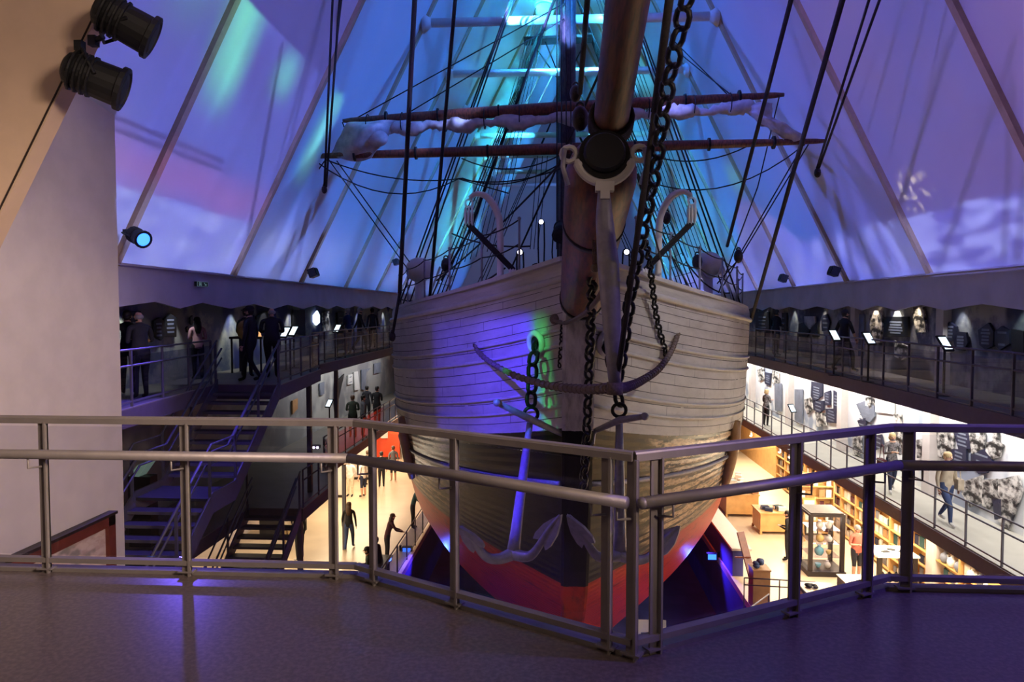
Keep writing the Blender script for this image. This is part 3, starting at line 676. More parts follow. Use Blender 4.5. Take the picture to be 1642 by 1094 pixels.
# ropes ------------------------------------------------------------------
def rope(a, b, r, nm='stay', m='rope_dark', s=0.0, n=10):
    pts = sag(a, b, s, n) if s else [Vector(a), Vector(a).lerp(Vector(b), .5), Vector(b)]
    mb = MB(); mb.tube(pts, r, 6); return obj(nm, mb, m, ship, smooth=True)
RP = [((668, -60, 13), (641, 470, 16.2), .055), ((641, 470, 16.2), (629, 540, 16.5), .045), ((735, -60, 14), (689, 480, 17.2), .045), ((553, -60, 15), (527, 175, 18.8), .04), ((536, -60, 15), (520, 300, 16.5), .03), ((549, -60, 15), (523, 300, 16.5), .03),
      ((1284, -60, 12), (1166, 395, 19.4), .05), ((1368, -60, 11), (1204, 515, 20.5), .055), ((1412, -60, 12), (1310, 270, 16.0), .03), ((1432, -60, 12), (1313, 270, 16.0), .03),
      ((1081, -60, 4.9), (1050, 180, 5.4), .036), ((1050, 180, 5.4), (988, 620, 6.5), .030), ((896, -20, 19), (752, 372, 21), .05), ((752, 372, 21), (708, 450, 21.5), .04), ((945, -40, 7.0), (930, 150, 8.2), .035), ((1005, 20, 12), (820, 430, 19), .03)]
for a, b, r in RP: rope(P(*a), P(*b), r*.85)
for px, py, d, r in ((520, 304, 16.5, .09), (1311, 277, 16, .10), (629, 540, 16.5, .11), (662, 438, 19, .14), (715, 425, 18, .17), (1184, 411, 18.5, .16), (1118, 420, 18.5, .18), (930, 190, 8.1, .13), (1069, 350, 15, .12), (923, 150, 9, .10)):
    mb = MB(); mb.ball(P(px, py, d), r, 12, sc=(.75, .6, 1.1)); q = P(px, py, d); mb.ring(q+Vector((0, 0, r*1.05)), r*.3, r*.12, ax=(0, 1, 0), n=10); mb.lathe([(r*.3, -r*.62), (r*.3, r*.62)], q, (0, 1, 0), 10); obj('pulley_block', mb, 'dark_wood', ship, smooth=True)
# shrouds with ratlines, fore and main
for y, zt, ye in ((31.0, 15.6, 28.0), (19.5, 13.6, 20.2), (42, 13.5, 41)):
    for sd in (-1, 1):
        lines = []
        for k in range(5 if y < 40 else 3):
            ys = ye+k*1.05; s = ys-lv(0)[3]; foot = hull(0, s, sd, .02); head = Vector((sd*.2, y-.1, zt)); lines.append((head, foot))
            if y != 19.5 or k > 1: rope(head, foot, .025, 'shroud')
        if y < 40 and y > 20:
            for i in range(3, 34):
                t = i/36; pts = [h.lerp(f, t) for h, f in lines]; mb = MB(); mb.tube(pts, .013, 4); obj('ratline', mb, 'rope_dark', ship)
# slack lines below the lower yard, lifts and braces
for a, b, s in (((522, 256, 18.9), (742, 286, 20), .25), ((742, 286, 20), (905, 258, 19), .35), ((500, 254, 18.9), (735, 287, 20), .65), ((740, 254, 19), (905, 245, 19), .35), ((1030, 245, 19), (1200, 234, 18.9), .3), ((1010, 278, 19), (1290, 232, 18.9), .75),
                ((735, 287, 20), (900, 270, 19), .2), ((735, 287, 20), (815, 310, 17), .0), ((527, 256, 18.9), (660, 440, 18.8), 0), ((540, 258, 18.9), (668, 436, 18.8), 0), ((560, 196, 19), (905, 5, 19.2), 0), ((640, 190, 19), (905, 30, 19.2), 0), ((1250, 153, 19), (1215, 300, 19), 0), ((1215, 300, 19), (1152, 470, 18.5), 0),
                ((1288, 232, 18.9), (1186, 408, 18.5), 0), ((1296, 232, 18.9), (1190, 408, 18.5), 0), ((1186, 414, 18.5), (1150, 455, 18.2), 0), ((1184, 414, 18.5), (1160, 458, 18.2), 0), ((1095, 90, 24), (1225, 195, 19), 0), ((1080, 65, 24), (1185, 170, 19), 0), ((549, 196, 19), (556, 215, 19), 0),
                ((905, 255, 12), (700, 450, 18), .1), ((725, 375, 16), (850, 395, 14), .1), ((640, 480, 19), (810, 430, 15), .3), ((1100, 420, 16), (1170, 470, 19), .2), ((1060, 380, 15), (1110, 470, 17), 0), ((1022, 280, 8), (1075, 470, 16), 0), ((430, 318, 21), (522, 256, 18.9), .35), ((365, 266, 17.2), (487, 252, 18.9), .2)):
    rope(P(*a), P(*b), .018 if s else .016, 'running_line', s=s)
for i in range(7):                    # thin backstays rising past the masts
    rope(P(745+i*9, 420-i*4, 29), P(868+i*3, -20, 31), .014, 'running_line')
    rope(P(1095+i*8, 410+i*3, 29), P(950+i*5, -20, 31), .014, 'running_line')
for i in range(4): rope(P(893+i*7, -10, 18.8), P(893+i*8, 400, 18.6), .018, 'running_line')
for i in range(3): rope(P(862+i*8, 250, 33), P(850+i*6, 400, 33), .02, 'running_line')
# rail stanchions and lifelines along the bow
for sd in (-1, 1):
    tops = []
    for s in (1.2, 2.4, 3.8, 5.4, 7.2, 9.2, 11.4):
        p = hull(0, s, sd, -.08); tops.append(p+Vector((0, 0, .95))); mb = MB(); mb.tube([p, p+Vector((0, 0, .95))], .022, 6); mb.ball(p+Vector((0, 0, .97)), .035, 8); obj('stanchion', mb, 'grey_iron', ship, smooth=True)
    for h in (0, .42):
        for p, q in zip(tops, tops[1:]): rope(p-Vector((0, 0, h)), q-Vector((0, 0, h)), .013, 'lifeline', s=.05, n=6)
# davits with their tackles
for sd in (-1, 1):
    x0 = -1.42 if sd < 0 else 1.55; y0 = 13.6; zb = 1.9
    arc = smoothpath([(x0, y0, zb), (x0-sd*.0, y0, zb+1.25), (x0+sd*.05, y0-.02, zb+1.62), (x0+sd*.22, y0-.05, zb+1.9), (x0+sd*.42, y0-.08, zb+1.98), (x0+sd*.58, y0-.1, zb+1.9)], 6)
    mb = MB(); mb.tube(arc, [.065]*(len(arc)-12)+[.06-.002*i for i in range(12)], 10); dv = obj('davit', mb, 'white_paint', ship, smooth=True)
    q = arc[-1]-Vector((0, 0, .34)); mb = MB()
    for k in (-1, 0, 1): mb.ball(q+Vector((k*.06, 0, 0)), .17, 10, sc=(.18, .6, 1.1))
    mb.ring(q+Vector((0, 0, .24)), .07, .02, ax=(0, 1, 0)); obj('tackle_block', mb, 'white_paint', dv, smooth=True)
    q2 = Vector((x0-sd*.25, y0-.1, zb+.45)); mb = MB()
    for k in range(5): mb.tube([q+Vector(((k-2)*.03, 0, -.16)), q2+Vector(((k-2)*.03, 0, .1))], .012, 5)
    obj('tackle_rope', mb, 'rope_dark', dv)
    mb = MB()
    for k in (-1, 0, 1): mb.ball(q2+Vector((k*.05, 0, 0)), .13, 10, sc=(.3, .6, 1))
    obj('tackle_block', mb, 'white_paint', dv, smooth=True)
# round white ventilators standing by the rails
for px, py, sd in ((672, 433, -1), (1136, 424, 1)):
    c = P(px, py, 19.0); mb = MB(); mb.ball(c, .37, 20, sc=(1, 1, .9)); v_ = obj('ventilator_dome', mb, 'white_paint', ship, smooth=True)
    mb = MB(); mb.tube([c-Vector((0, 0, .3)), (c.x, c.y, .6)], .12, 12); obj('ventilator_stalk', mb, 'white_paint', v_, smooth=True)
# fish tackle slung over both rails: coil of white rope
for sd, a in ((-1, [(706, 428, 18.4), (690, 470, 18.6), (668, 515, 19), (640, 532, 19.4)]), (1, [(1118, 425, 18.5), (1135, 445, 18.5), (1152, 440, 18.5), (1160, 430, 18.5), (1178, 500, 19.5)])):
    mb = MB(); mb.tube(smoothpath([P(*q) for q in a]), .03, 6); obj('mooring_rope', mb, 'rope_white', ship, smooth=True)
# rope around the bowsprit heel
mb = MB(); mb.tube(smoothpath([P(884, 512, 11.7), P(905, 518, 11.4), P(930, 508, 10.4), P(952, 488, 9.4), P(966, 466, 8.2), P(972, 440, 6.6)]), .035, 8); mb.ball(P(890, 512, 11.7), .09, 10); obj('gammon_rope', mb, 'rope_tan', ship, smooth=True)
mb = MB()
for k in range(4): mb.tube([P(950+k*3, 372, 7.6), P(951+k*3, 425, 7.7)], .008, 5)
mb.ball(P(954, 430, 7.7), .05, 10); mb.tube([P(953, 360, 7.6), P(945, 355, 7.6), P(946, 345, 7.6)], .014, 6); obj('bobstay_tackle', mb, 'rope_tan', ship, smooth=True)
# deckhouse seen in slivers behind the foremast
mb = MB(); mb.bb((-1.6, 22.5, .3), (1.6, 26, 2.4)); dk = obj('deckhouse', mb, 'ship_white', ship)
mb = MB(); mb.bb((-1.75, 22.35, 2.4), (1.75, 26.1, 2.5)); obj('deckhouse_roof', mb, 'oak', dk)
for x in (-1.0, 0, 1.0): mb = MB(); mb.bb((x-.25, 22.46, 1.3), (x+.25, 22.52, 1.9)); obj('deckhouse_window', mb, 'black', dk)
# windlass on the foredeck
mb = MB(); mb.tube([(-1.1, 15.2, 1.95), (1.1, 15.2, 1.95)], .2, 14)
for x in (-.8, .8): mb.box((x, 15.2, 1.65), (.14, .5, .7))
obj('windlass', mb, 'black_iron', ship, smooth=True)

# ------------------------------------------------------------------ anchors, chains, slung ropes: things of their own
def anchor(pts, label):
    """ring, crown, stock ends, arm tips as points"""
    ring, crown, s0, s1, s2, tl, tr = pts
    root = thing('anchor', label, 'anchor', crown, 'anchors at the bow')
    up = (ring-crown).normalized()
    mb = MB(); mb.tube([ring-up*.1, ring.lerp(crown, .3), ring.lerp(crown, .85), crown], [.055, .075, .10, .12], 8, sq=.8); obj('shank', mb, 'grey_iron', root, smooth=True)
    mb = MB(); mb.ring(ring+up*.04, .11, .03, ax=(0, 1, .1), n=16); obj('ring', mb, 'black_iron', root, smooth=True)
    mb = MB(); mb.tube([s0, s1, s2], [.045, .06, .045], 8); mb.ball(s0, .065, 10); obj('stock', mb, 'grey_iron', root, smooth=True)
    for tip in (tl, tr):
        mid = crown.lerp(tip, .5)-up*.34*((tip-crown).length/1.0); arc = smoothpath([crown-up*.02, crown.lerp(tip, .25)-up*.20, mid+up*.10, crown.lerp(tip, .8)-up*.08, tip], 6)
        n = len(arc); mb = MB(); mb.tube(arc, [.11-.075*i/(n-1) for i in range(n)], 8); arm = obj('arm', mb, 'grey_iron', root, smooth=True)
        d = (arc[-1]-arc[-9]).normalized(); sd = d.cross(up); yv = Vector((0, 1, 0)); sd = (yv*.55+d.cross(yv).normalized()*.83).normalized(); base = arc[-10]; nn = d.cross(sd).normalized()
        L_ = (arc[-1]-base).length
        out = [(0, .06), (-.10, .14), (.1, .17), (.5, .145), (.85, .07), (1.08, 0)]; poly = [base+d*(L_*a)+sd*b for a, b in out]+[base+d*(L_*a)-sd*b for a, b in out[-2::-1]]
        mb = MB(); mb.prism([p+nn*.03 for p in poly], nn*-.05); obj('palm', mb, 'grey_iron', arm)
    return root
an_l = anchor([P(851, 668, 11.6), P(823, 886, 11.35), P(797, 646, 11.0), P(850, 672, 11.5), P(903, 697, 12.0), P(742, 838, 11.2)+Vector((0, -.25, 0)), P(898, 822, 11.1)+Vector((0, -.2, 0))], 'grey iron anchor hanging under the green-lit hawse hole, left of the stem')
an_r = anchor([P(993, 662, 11.7), P(994, 888, 11.5), P(1034, 668, 11.2), P(993, 674, 11.6), P(957, 690, 12.0), P(912, 822, 11.3)+Vector((0, -.2, 0)), P(1084, 838, 11.6)+Vector((0, -.25, 0))], 'grey iron anchor hanging right of the stem behind the corner posts')
for k, (nm, st) in enumerate(((an_l, (905, 697, 12.0)), (an_r, (957, 690, 12.0)))):
    a = P(*st); mb = MB(); mb.tube(smoothpath([a, a+Vector((.06 if k == 0 else -.06, 0, -.06)), a+Vector((.08 if k == 0 else -.08, .0, -.24))]), .045, 8); obj('stock_hook', mb, 'grey_iron', nm, smooth=True)
def chain(pts, L, r, label, m='black_iron'):
    p = smoothpath([P(*q) for q in pts], 8); mb = MB(); mb.chain(p, L, r); return tag(obj('anchor_chain' if 'anchor' in label else 'chain', mb, m, smooth=True), label, 'chain', 'iron chains about the bow')
h = HW[-1]
p = smoothpath([h+Vector((.02, -.06, -.02)), h+Vector((-.05, -.30, -.22)), P(853, 620, 11.7), P(851, 652, 11.6)], 8); mb = MB(); mb.chain(p, .30, .035); tag(obj('anchor_chain', mb, 'black_iron', smooth=True), 'dark anchor chain hanging from the green-lit hawse hole to the left anchor', 'chain', 'iron chains about the bow')
h = HW[1]
p = smoothpath([h+Vector((.03, -.06, -.02)), h+Vector((.1, -.25, -.3)), P(991, 630, 11.8), P(993, 650, 11.7)], 8); mb = MB(); mb.chain(p, .30, .035); tag(obj('anchor_chain', mb, 'black_iron', smooth=True), 'short anchor chain from the right hawse hole down to the right anchor', 'chain', 'iron chains about the bow')
chain([(1106, -20, 4.6), (1082, 85, 4.9), (1066, 165, 5.2), (1048, 285, 5.7), (1028, 380, 6.1), (1012, 470, 6.4), (1000, 550, 6.6), (991, 612, 6.6)], .17, .020, 'long black chain falling from above the picture to the lower end of the striker')
chain([(858, 424, 12.0), (846, 470, 12.6), (826, 515, 13.2), (800, 553, 13.7), (776, 577, 14.0)], .16, .022, 'chain hanging slack from the left rail along the blue-lit planks')
chain([(1036, 388, 11.6), (1044, 440, 12.3), (1053, 510, 13.0), (1070, 574, 13.6)], .16, .022, 'chain hanging from the right rail down over the white planks')
chain([(950, 440, 9.0), (948, 500, 9.8), (945, 580, 10.6), (941, 690, 11.2), (935, 785, 11.8)], .22, .028, 'chain hanging down the front of the white stem past the waterline')
chain([(902, 520, 11.5), (899, 560, 11.7), (897, 590, 11.8)], .10, .014, 'small bunched chain beside the white stem under the bowsprit')
for pts, lb, m in ((((752, 526, 14.9), (768, 565, 13.6), (810, 595, 11.4), (870, 616, 9.2), (930, 624, 7.5), (983, 622, 6.5)), 'thick served rope sagging from the left bow to the striker foot', 'rope_tan'),
                   (((1090, 526, 14.6), (1078, 560, 12.9), (1058, 590, 10.6), (1030, 610, 8.6), (1005, 621, 7.2), (990, 622, 6.5)), 'thick served rope sagging from the right bow to the striker foot', 'rope_tan')):
    p = smoothpath([P(*q) for q in pts], 8); mb = MB(); mb.tube(p, .042, 8)
    for i in range(1, len(p)-1): mb.ring(p[i], .045, .010, ax=(p[i+1]-p[i-1]), n=8, m=4)
    mb.ball(p[0], .12, 10, sc=(1, .6, 1)); tag(obj('bow_rope', mb, m, smooth=True), lb, 'rope', 'ropes slung under the bow')
# ------------------------------------------------------------------ railings
def at_px(a, b, px):                  # the spot on the line a-b that the photo shows in column px
    best = None
    for i in range(801):
        p = a.lerp(b, i/800); d = Vector((p.x, p.y, .5))-CAM; q = CM.transposed() @ d; x = 821+FPX*q.x/-q.z
        if best is None or abs(x-px) < best[0]: best = (abs(x-px), p)
    return best[1]
rail = thing('platform_railing', 'steel railing with round handrail along the edge of the viewing platform in front', 'railing', (0, 4.4, 0))
SEG = [(A_+Vector((0, -.07, 0)), B_+Vector((0, -.07, 0)), (72, 298, 535)), (B_+Vector((0, -.07, 0)), C_+Vector((0, -.07, 0)), (598, 729, 973, 1014)), (C_+Vector((0, -.07, 0)), D_+Vector((0, -.07, 0)), (1050, 1272, 1390)), (D_+Vector((0, -.07, 0)), E_+Vector((0, -.07, 0)), (1453,))]
for a, b, cols in SEG:
    d = (b-a).normalized(); nrm = Vector((d.y, -d.x, 0)); L_ = (b-a).length
    ps = [at_px(a, b, c) for c in cols]
    if a.x < -5: ps = [ps[0]-d*.98*i for i in (2, 1)]+ps
    if b.x > 5: ps = ps+[ps[0]+d*1.0*i for i in (1, 2, 3, 4)]
    for p in ps:
        q = p+Vector((0, 0, .49)); mb = MB(); rz = math.atan2(d.y, d.x)
        mb.box(q, (.06, .012, .98), rz); mb.box(q+d*.024+nrm*.012, (.012, .034, .98), rz); mb.box(p+Vector((0, 0, .028)), (.10, .06, .01), rz); po = obj('post', mb, 'steel', rail)
        mb = MB(); h = p+Vector((0, 0, .75)); s_ = -1 if p.x < .1 else 1
        mb.tube([h+nrm*.02+Vector((0, 0, -.055)), h+nrm*.075+d*(s_*.05)+Vector((0, 0, -.055)), h+nrm*.075+d*(s_*.05)+Vector((0, 0, .03))], .007, 6); obj('handrail_bracket', mb, 'steel', po, smooth=True)
    mb = MB(); mb.bar(a+Vector((0, 0, .99)), b+Vector((0, 0, .99)), .05, .034); mb.tube([a+Vector((0, 0, 1.0)), b+Vector((0, 0, 1.0))], .022, 8); obj('top_rail', mb, 'steel', rail, smooth=False)
    mb = MB(); o_ = nrm*.075; mb.tube([a+o_+Vector((0, 0, .785)), b+o_+Vector((0, 0, .785))], .03, 14); mb.ball(a+o_+Vector((0, 0, .785)), .03, 12); obj('handrail', mb, 'steel', rail, smooth=True)
    mb = MB(); mb.bar(a+Vector((0, 0, .085)), b+Vector((0, 0, .085)), .05, .03); obj('bottom_rail', mb, 'steel', rail)
    q = sorted(ps, key=lambda p: (p-a).length); ends = [a]+q+[b]
    for p, r in zip(ends, ends[1:]):
        if (r-p).length < .2: continue
        mb = MB(); u = -nrm*.02; mb.bar(p+u+d*.015+Vector((0, 0, .53)), r+u-d*.015+Vector((0, 0, .53)), .008, .84); obj('glass_pane', mb, 'glass', rail)

def railing(name, label, path, spacing, glass=None, m='steel_gallery', h=1.0, rails=(1.0, .72), r=.02, pr=.022, kick=True):
    path = [Vector(p) for p in path]; c = sum(path, Vector())/len(path); root = thing(name, label, 'railing', (path[0].x, path[0].y, path[0].z))
    for k, hh in enumerate(rails):
        mb = MB(); mb.tube([p+Vector((0, 0, hh)) for p in path], r, 8); obj('top_rail' if k == 0 else 'mid_rail', mb, m, root, smooth=True)
    if kick: mb = MB(); [mb.bar(a+Vector((0, 0, .09)), b+Vector((0, 0, .09)), .02, .03) for a, b in zip(path, path[1:])]; obj('bottom_rail', mb, m, root)
    for a, b in zip(path, path[1:]):
        n = max(1, round((b-a).length/spacing)); d = (b-a).normalized()
        for i in range(n):
            p = a.lerp(b, i/n); q = a.lerp(b, (i+1)/n); mb = MB(); mb.bar(p-Vector((0, 0, .2)), p+Vector((0, 0, rails[0])), pr*2, pr*1.2, up=d); obj('post', mb, m, root)
            if glass: mb = MB(); mb.bar(p+d*.03+Vector((0, 0, .5)), q-d*.03+Vector((0, 0, .5)), .01, .78, up=(0, 0, 1)); obj('glass_pane', mb, glass, root)
    p = path[-1]; mb = MB(); mb.bar(p-Vector((0, 0, .2)), p+Vector((0, 0, rails[0])), pr*2, pr*1.2, up=(path[-1]-path[-2])); obj('post', mb, m, root)
    return root
railing('gallery_railing', 'glazed steel railing along the upper right gallery above the bright one', [(7.04, 8.6, 0), (7.04, 42, 0)], 1.15, 'glass_tint')
railing('gallery_railing', 'open steel railing along the bright middle gallery on the right', [(8.66, 11, -3.5), (8.66, 42, -3.5)], 1.3)
railing('gallery_railing', 'glazed railing of the upper left gallery, between the white wall and the stairs', [(-7.68, 10.9, 0), (-8.2, 15.85, 0)], 1.22, 'glass_tint')
railing('gallery_railing', 'glazed steel railing around the landing right of the stair head, upper left', [(-6.68, 16.0, 0), (-7.16, 20.2, 0), (-7.78, 21.5, 0), (-7.8, 42, 0)], 1.15, 'glass_tint')
railing('gallery_railing', 'glazed steel railing of the middle left gallery glowing orange beside the hull', [(-8.0, 23.2, -3.5), (-8.0, 42, -3.5)], 1.2, 'glass_tint')
railing('dock_railing', 'glass and steel railing along the left edge of the blue dock', [(-5.45, 19.6, -6.9), (-5.45, 42, -6.9)], 1.5, 'glass_tint', rails=(1.0,))
railing('dock_railing', 'steel three-bar railing slanting along the dock edge below the bow on the right', [(2.2, 15.3, -6.9), (5.35, 19.25, -6.9)], 1.25, rails=(1.0, .7, .42))
railing('dock_railing', 'steel three-bar railing along the dock edge below the bow on the left', [(-5.4, 19.25, -6.9), (-2.35, 15.35, -6.9)], 1.25, rails=(1.0, .7, .42))
railing('barrier_rail', 'two-bar steel barrier beside the wooden post in front of the shop', [(5.0, 20.4, -6.9), (6.9, 20.2, -6.9)], .95, rails=(1.0, .8), kick=False)

# ------------------------------------------------------------------ stairs
def staircase(label, x0, x1, flights, posts=(1.1,)):
    """flights: (y top, z top, y foot, z foot); each followed by a level landing to the next one's top"""
    root = thing('staircase', label, 'stairs', ((x0+x1)/2, flights[-1][2], flights[-1][3]))
    for sx, x in ((-1, x0), (1, x1)):
        pts = []
        for yt, zt, yb, zb in flights: pts += [(x, yt, zt), (x, yb, zb)]
        mb = MB(); top = [Vector(p)+Vector((0, 0, .12)) for p in pts]; bot = [Vector(p)-Vector((0, 0, .26)) for p in pts]
        n = len(pts); vs = top+bot+[v+Vector((sx*.04, 0, 0)) for v in top+bot]; fs = []
        for i in range(n-1):
            fs += [(i, i+1, n+i+1, n+i), (2*n+i, 3*n+i, 3*n+i+1, 2*n+i+1), (i, 2*n+i, 2*n+i+1, i+1), (n+i, n+i+1, 3*n+i+1, 3*n+i)]
        fs += [(0, n, 3*n, 2*n), (n-1, 3*n-1, 4*n-1, 2*n-1)]; mb.add(vs, fs); obj('stringer', mb, 'stair_steel', root)
        for nm, h, off, r in (('top_rail', 1.0, .02, .022), ('handrail', .82, -.09, .024), ('handrail', .6, -.09, .02)):
            mb = MB(); mb.tube([Vector(p)+Vector((sx*off, 0, h)) for p in pts], r, 8); obj(nm, mb, 'stair_steel', root, smooth=True)
        for (yt, zt, yb, zb) in flights:
            for t in (.03, .5, .97):
                p = Vector((x+sx*.02, yt+(yb-yt)*t, zt+(zb-zt)*t)); mb = MB(); mb.bar(p, p+Vector((0, 0, 1.0)), .05, .03, up=(0, 1, 0)); obj('post', mb, 'stair_steel', root)
    for yt, zt, yb, zb in flights:
        n = 10
        for i in range(n):
            z = zt-(zt-zb)*(i+1)/n; y = yt+(yb-yt)*(i+.5)/n
            if i == n-1: continue
            mb = MB(); mb.bb((x0, y-.14, z-.04), (x1, y+.14, z)); mb.bb((x0, y-.15, z-.055), (x1, y-.14, z+.002), 1); obj('tread', mb, ['tread', 'tread_edge'], root)
    for (f, g) in zip(flights, flights[1:]):
        mb = MB(); mb.bb((x0, f[2], f[3]-.05), (x1, g[0], f[3])); obj('landing', mb, 'tread', root)
    return root
staircase('dark steel open-tread staircase coming down from the upper left gallery', -8.06, -6.64, [(15.9, 0, 13.5, -1.75), (12.6, -1.75, 10.1, -3.5)])
staircase('lower steel staircase from the middle left landing to the ground floor', -8.35, -7.0, [(18.1, -3.5, 15.7, -5.2), (14.8, -5.2, 12.2, -6.9)])
for x, y, z0, z1 in ((-6.85, 20.4, -6.9, -3.84), (-7.15, 18.5, -6.9, -3.84), (-7.9, 25, -6.9, -3.84), (-7.35, 19.9, -3.5, -.34), (-7.9, 24.2, -3.5, -.34)):
    mb = MB(); mb.bb((x-.06, y-.06, z0), (x+.06, y+.06, z1)); struct('trim_%d' % k, mb, 'steel_gallery'); k += 1
railing('landing_railing', 'steel railing around the middle left landing above the lower stairs', [(-6.98, 18.3, -3.5), (-7.02, 20.9, -3.5), (-8.0, 23.1, -3.5)], 1.2)

# ------------------------------------------------------------------ people
solid('cloth_black', (24, 24, 28), .85); solid('cloth_charcoal', (44, 44, 52), .85); solid('cloth_grey', (112, 112, 116), .85); solid('cloth_navy', (36, 44, 74), .85)
solid('cloth_denim', (58, 76, 118), .85); solid('cloth_pink', (186, 140, 140), .85); solid('cloth_salmon', (214, 120, 100), .85); solid('cloth_cream', (226, 214, 190), .85); solid('cloth_khaki', (186, 164, 124), .85)
solid('cloth_white', (230, 228, 224), .85); solid('cloth_green', (62, 72, 60), .85); solid('cloth_teal', (44, 84, 84), .85); solid('cloth_beige', (188, 174, 152), .85); solid('cloth_mustard', (150, 116, 48), .85); solid('cloth_pattern', (140, 134, 138), .85, var=.8, scale=22); solid('cloth_maroon', (84, 34, 44), .85)
solid('hair_dark', (30, 24, 22), .6); solid('hair_brown', (86, 62, 44), .6); solid('hair_grey', (160, 156, 152), .6); solid('hair_blond', (204, 178, 130), .6); solid('shoe_white', (220, 218, 214), .6); solid('shoe_dark', (30, 28, 30), .6)
def person(label, pos, face, h=1.74, top='cloth_black', legs='cloth_navy', shoes='shoe_dark', hair='hair_dark', style='short', arms='down', stance='stand', sleeve='long', skin='skin', build=1.0, shorts=False, group=None):
    """face: heading in degrees, 0 looks down the hall away from the platform, 90 to the left"""
    k = h/1.75; root = thing('person', label, 'person', pos, group, rz=R(face))
    J = {}; Ed = []; Tg = {}
    def jt(n, x, y, z, rx_, ry=None, par=None, tg='top'):
        J[n] = (Vector((x, y, z))*k, (rx_*k, (ry or rx_)*k)); Tg[n] = tg
        if par: Ed.append((par, n))
    sit = stance == 'sit'; hz = .47 if sit else .95; b = build
    lean = .22 if arms == 'rail' else (.14 if sit else .02)
    jt('pelvis', 0, 0, hz, .145*b, .11*b, tg='legs'); jt('waist', 0, lean*.2, hz+.16, .135*b, .105*b, 'pelvis'); jt('chest', 0, lean*.55, hz+.35, .155*b, .115*b, 'waist')
    jt('upper', 0, lean*.8, hz+.47, .12, .09, 'chest'); jt('neck', 0, lean*.95, hz+.555, .058, .058, 'upper', 'skin'); jt('jaw', 0, lean+.025, hz+.625, .07, .078, 'neck', 'skin'); jt('brow', 0, lean+.02, hz+.715, .08, .095, 'jaw', 'skin'); jt('crown', 0, lean+.005, hz+.78, .05, .06, 'brow', 'skin')
    hands = []
    for s, S in ((-1, 'l'), (1, 'r')):
        jt('sh'+S, s*.175*b, lean*.75, hz+.47, .062, .062, 'upper')
        sx = s*.175*b; sy = lean*.75; sz = hz+.47
        if arms == 'down': e = (sx+s*.06, sy-.02, sz-.29); w_ = (sx+s*.07, sy+.05, sz-.54)
        elif arms == 'rail': e = (sx+s*.05, sy+.12, sz-.25); w_ = (sx-s*.02, sy+.36, sz-.34)
        elif arms == 'fold': e = (sx+s*.05, sy-.02, sz-.28); w_ = (sx-s*.10, sy+.22, sz-.24)
        elif arms == 'behind': e = (sx+s*.06, sy-.12, sz-.26); w_ = (sx-s*.12, sy-.17, sz-.46)
        elif arms == 'walk': e = (sx+s*.05, sy+s*.10, sz-.28); w_ = (sx+s*.03, sy+s*.22, sz-.50)
        elif arms == 'hold': e = (sx+s*.05, sy+.03, sz-.28); w_ = (sx-s*.09, sy+.27, sz-.20)
        et = 'top'; wt = 'top' if sleeve == 'long' else 'skin'
        jt('el'+S, *e, .046, .046, 'sh'+S, et); jt('wr'+S, *w_, .031, .031, 'el'+S, wt)
        dv = (Vector(w_)-Vector(e)).normalized(); p = Vector(w_)+dv*.075; jt('pa'+S, *p, .036, .02, 'wr'+S, 'skin'); hands.append((s, Vector(w_), p, dv))
        jt('hip'+S, s*.09*b, 0, hz-.06, .098*b, .105*b, 'pelvis', 'legs')
        if sit: kn = (s*.11, .42, hz+.02); an = (s*.11, .44, .09)
        elif stance == 'walk': kn = (s*.09, .10+s*.13, .50); an = (s*.09, -.02+s*.27, .09+(0.05 if s < 0 else 0))
        elif stance == 'lean': kn = (s*.10, .02, .5); an = (s*.11, -.08, .08)
        else: kn = (s*.095, .02, .50); an = (s*.10, -.01, .08)
        lt = 'skin' if shorts else 'legs'
        jt('kn'+S, *kn, .066, .07, 'hip'+S, 'legs'); jt('an'+S, *an, .043, .045, 'kn'+S, lt); jt('to'+S, an[0]+s*.02, an[1]+.17, max(.035, an[2]-.05), .042, .034, 'an'+S, 'shoes')
    names = list(J); me = bpy.data.meshes.new('body'); me.from_pydata([J[n][0] for n in names], [(names.index(a), names.index(c)) for a, c in Ed], [])
    o = bpy.data.objects.new('skel', me); COL.objects.link(o); o.modifiers.new('s', 'SKIN'); sv = me.skin_vertices[0].data
    for i, n in enumerate(names): sv[i].radius = J[n][1]; sv[i].use_root = (n == 'pelvis')
    sub = o.modifiers.new('d', 'SUBSURF'); sub.levels = 1; sub.render_levels = 1
    bpy.context.view_layer.update(); dg = bpy.context.evaluated_depsgraph_get()
    me2 = bpy.data.meshes.new_from_object(o.evaluated_get(dg)); bpy.data.objects.remove(o)
    mb = MB(); mb.v = [v.co.copy() for v in me2.vertices]; mb.f = [list(p.vertices) for p in me2.polygons]
    segs = [(J[a][0], J[c][0], Tg[c], J[c][1][0]) for a, c in Ed]; idx = {'top': 0, 'legs': 1, 'skin': 2, 'shoes': 3}
    def near(p):
        bd = 1e9; r_ = 'top'
        for a, c, tg, rr in segs:
            d = c-a; t = max(0, min(1, (p-a).dot(d)/max(d.length_squared, 1e-9))); q = (p-(a+d*t)).length-rr*.6
            if q < bd: bd = q; r_ = tg if t > .12 or tg not in ('skin', 'shoes') else ('top' if tg == 'skin' else 'legs')
        return idx[r_]
    for p in me2.polygons: mb.mi.append(near(p.center))
    bpy.data.meshes.remove(me2)
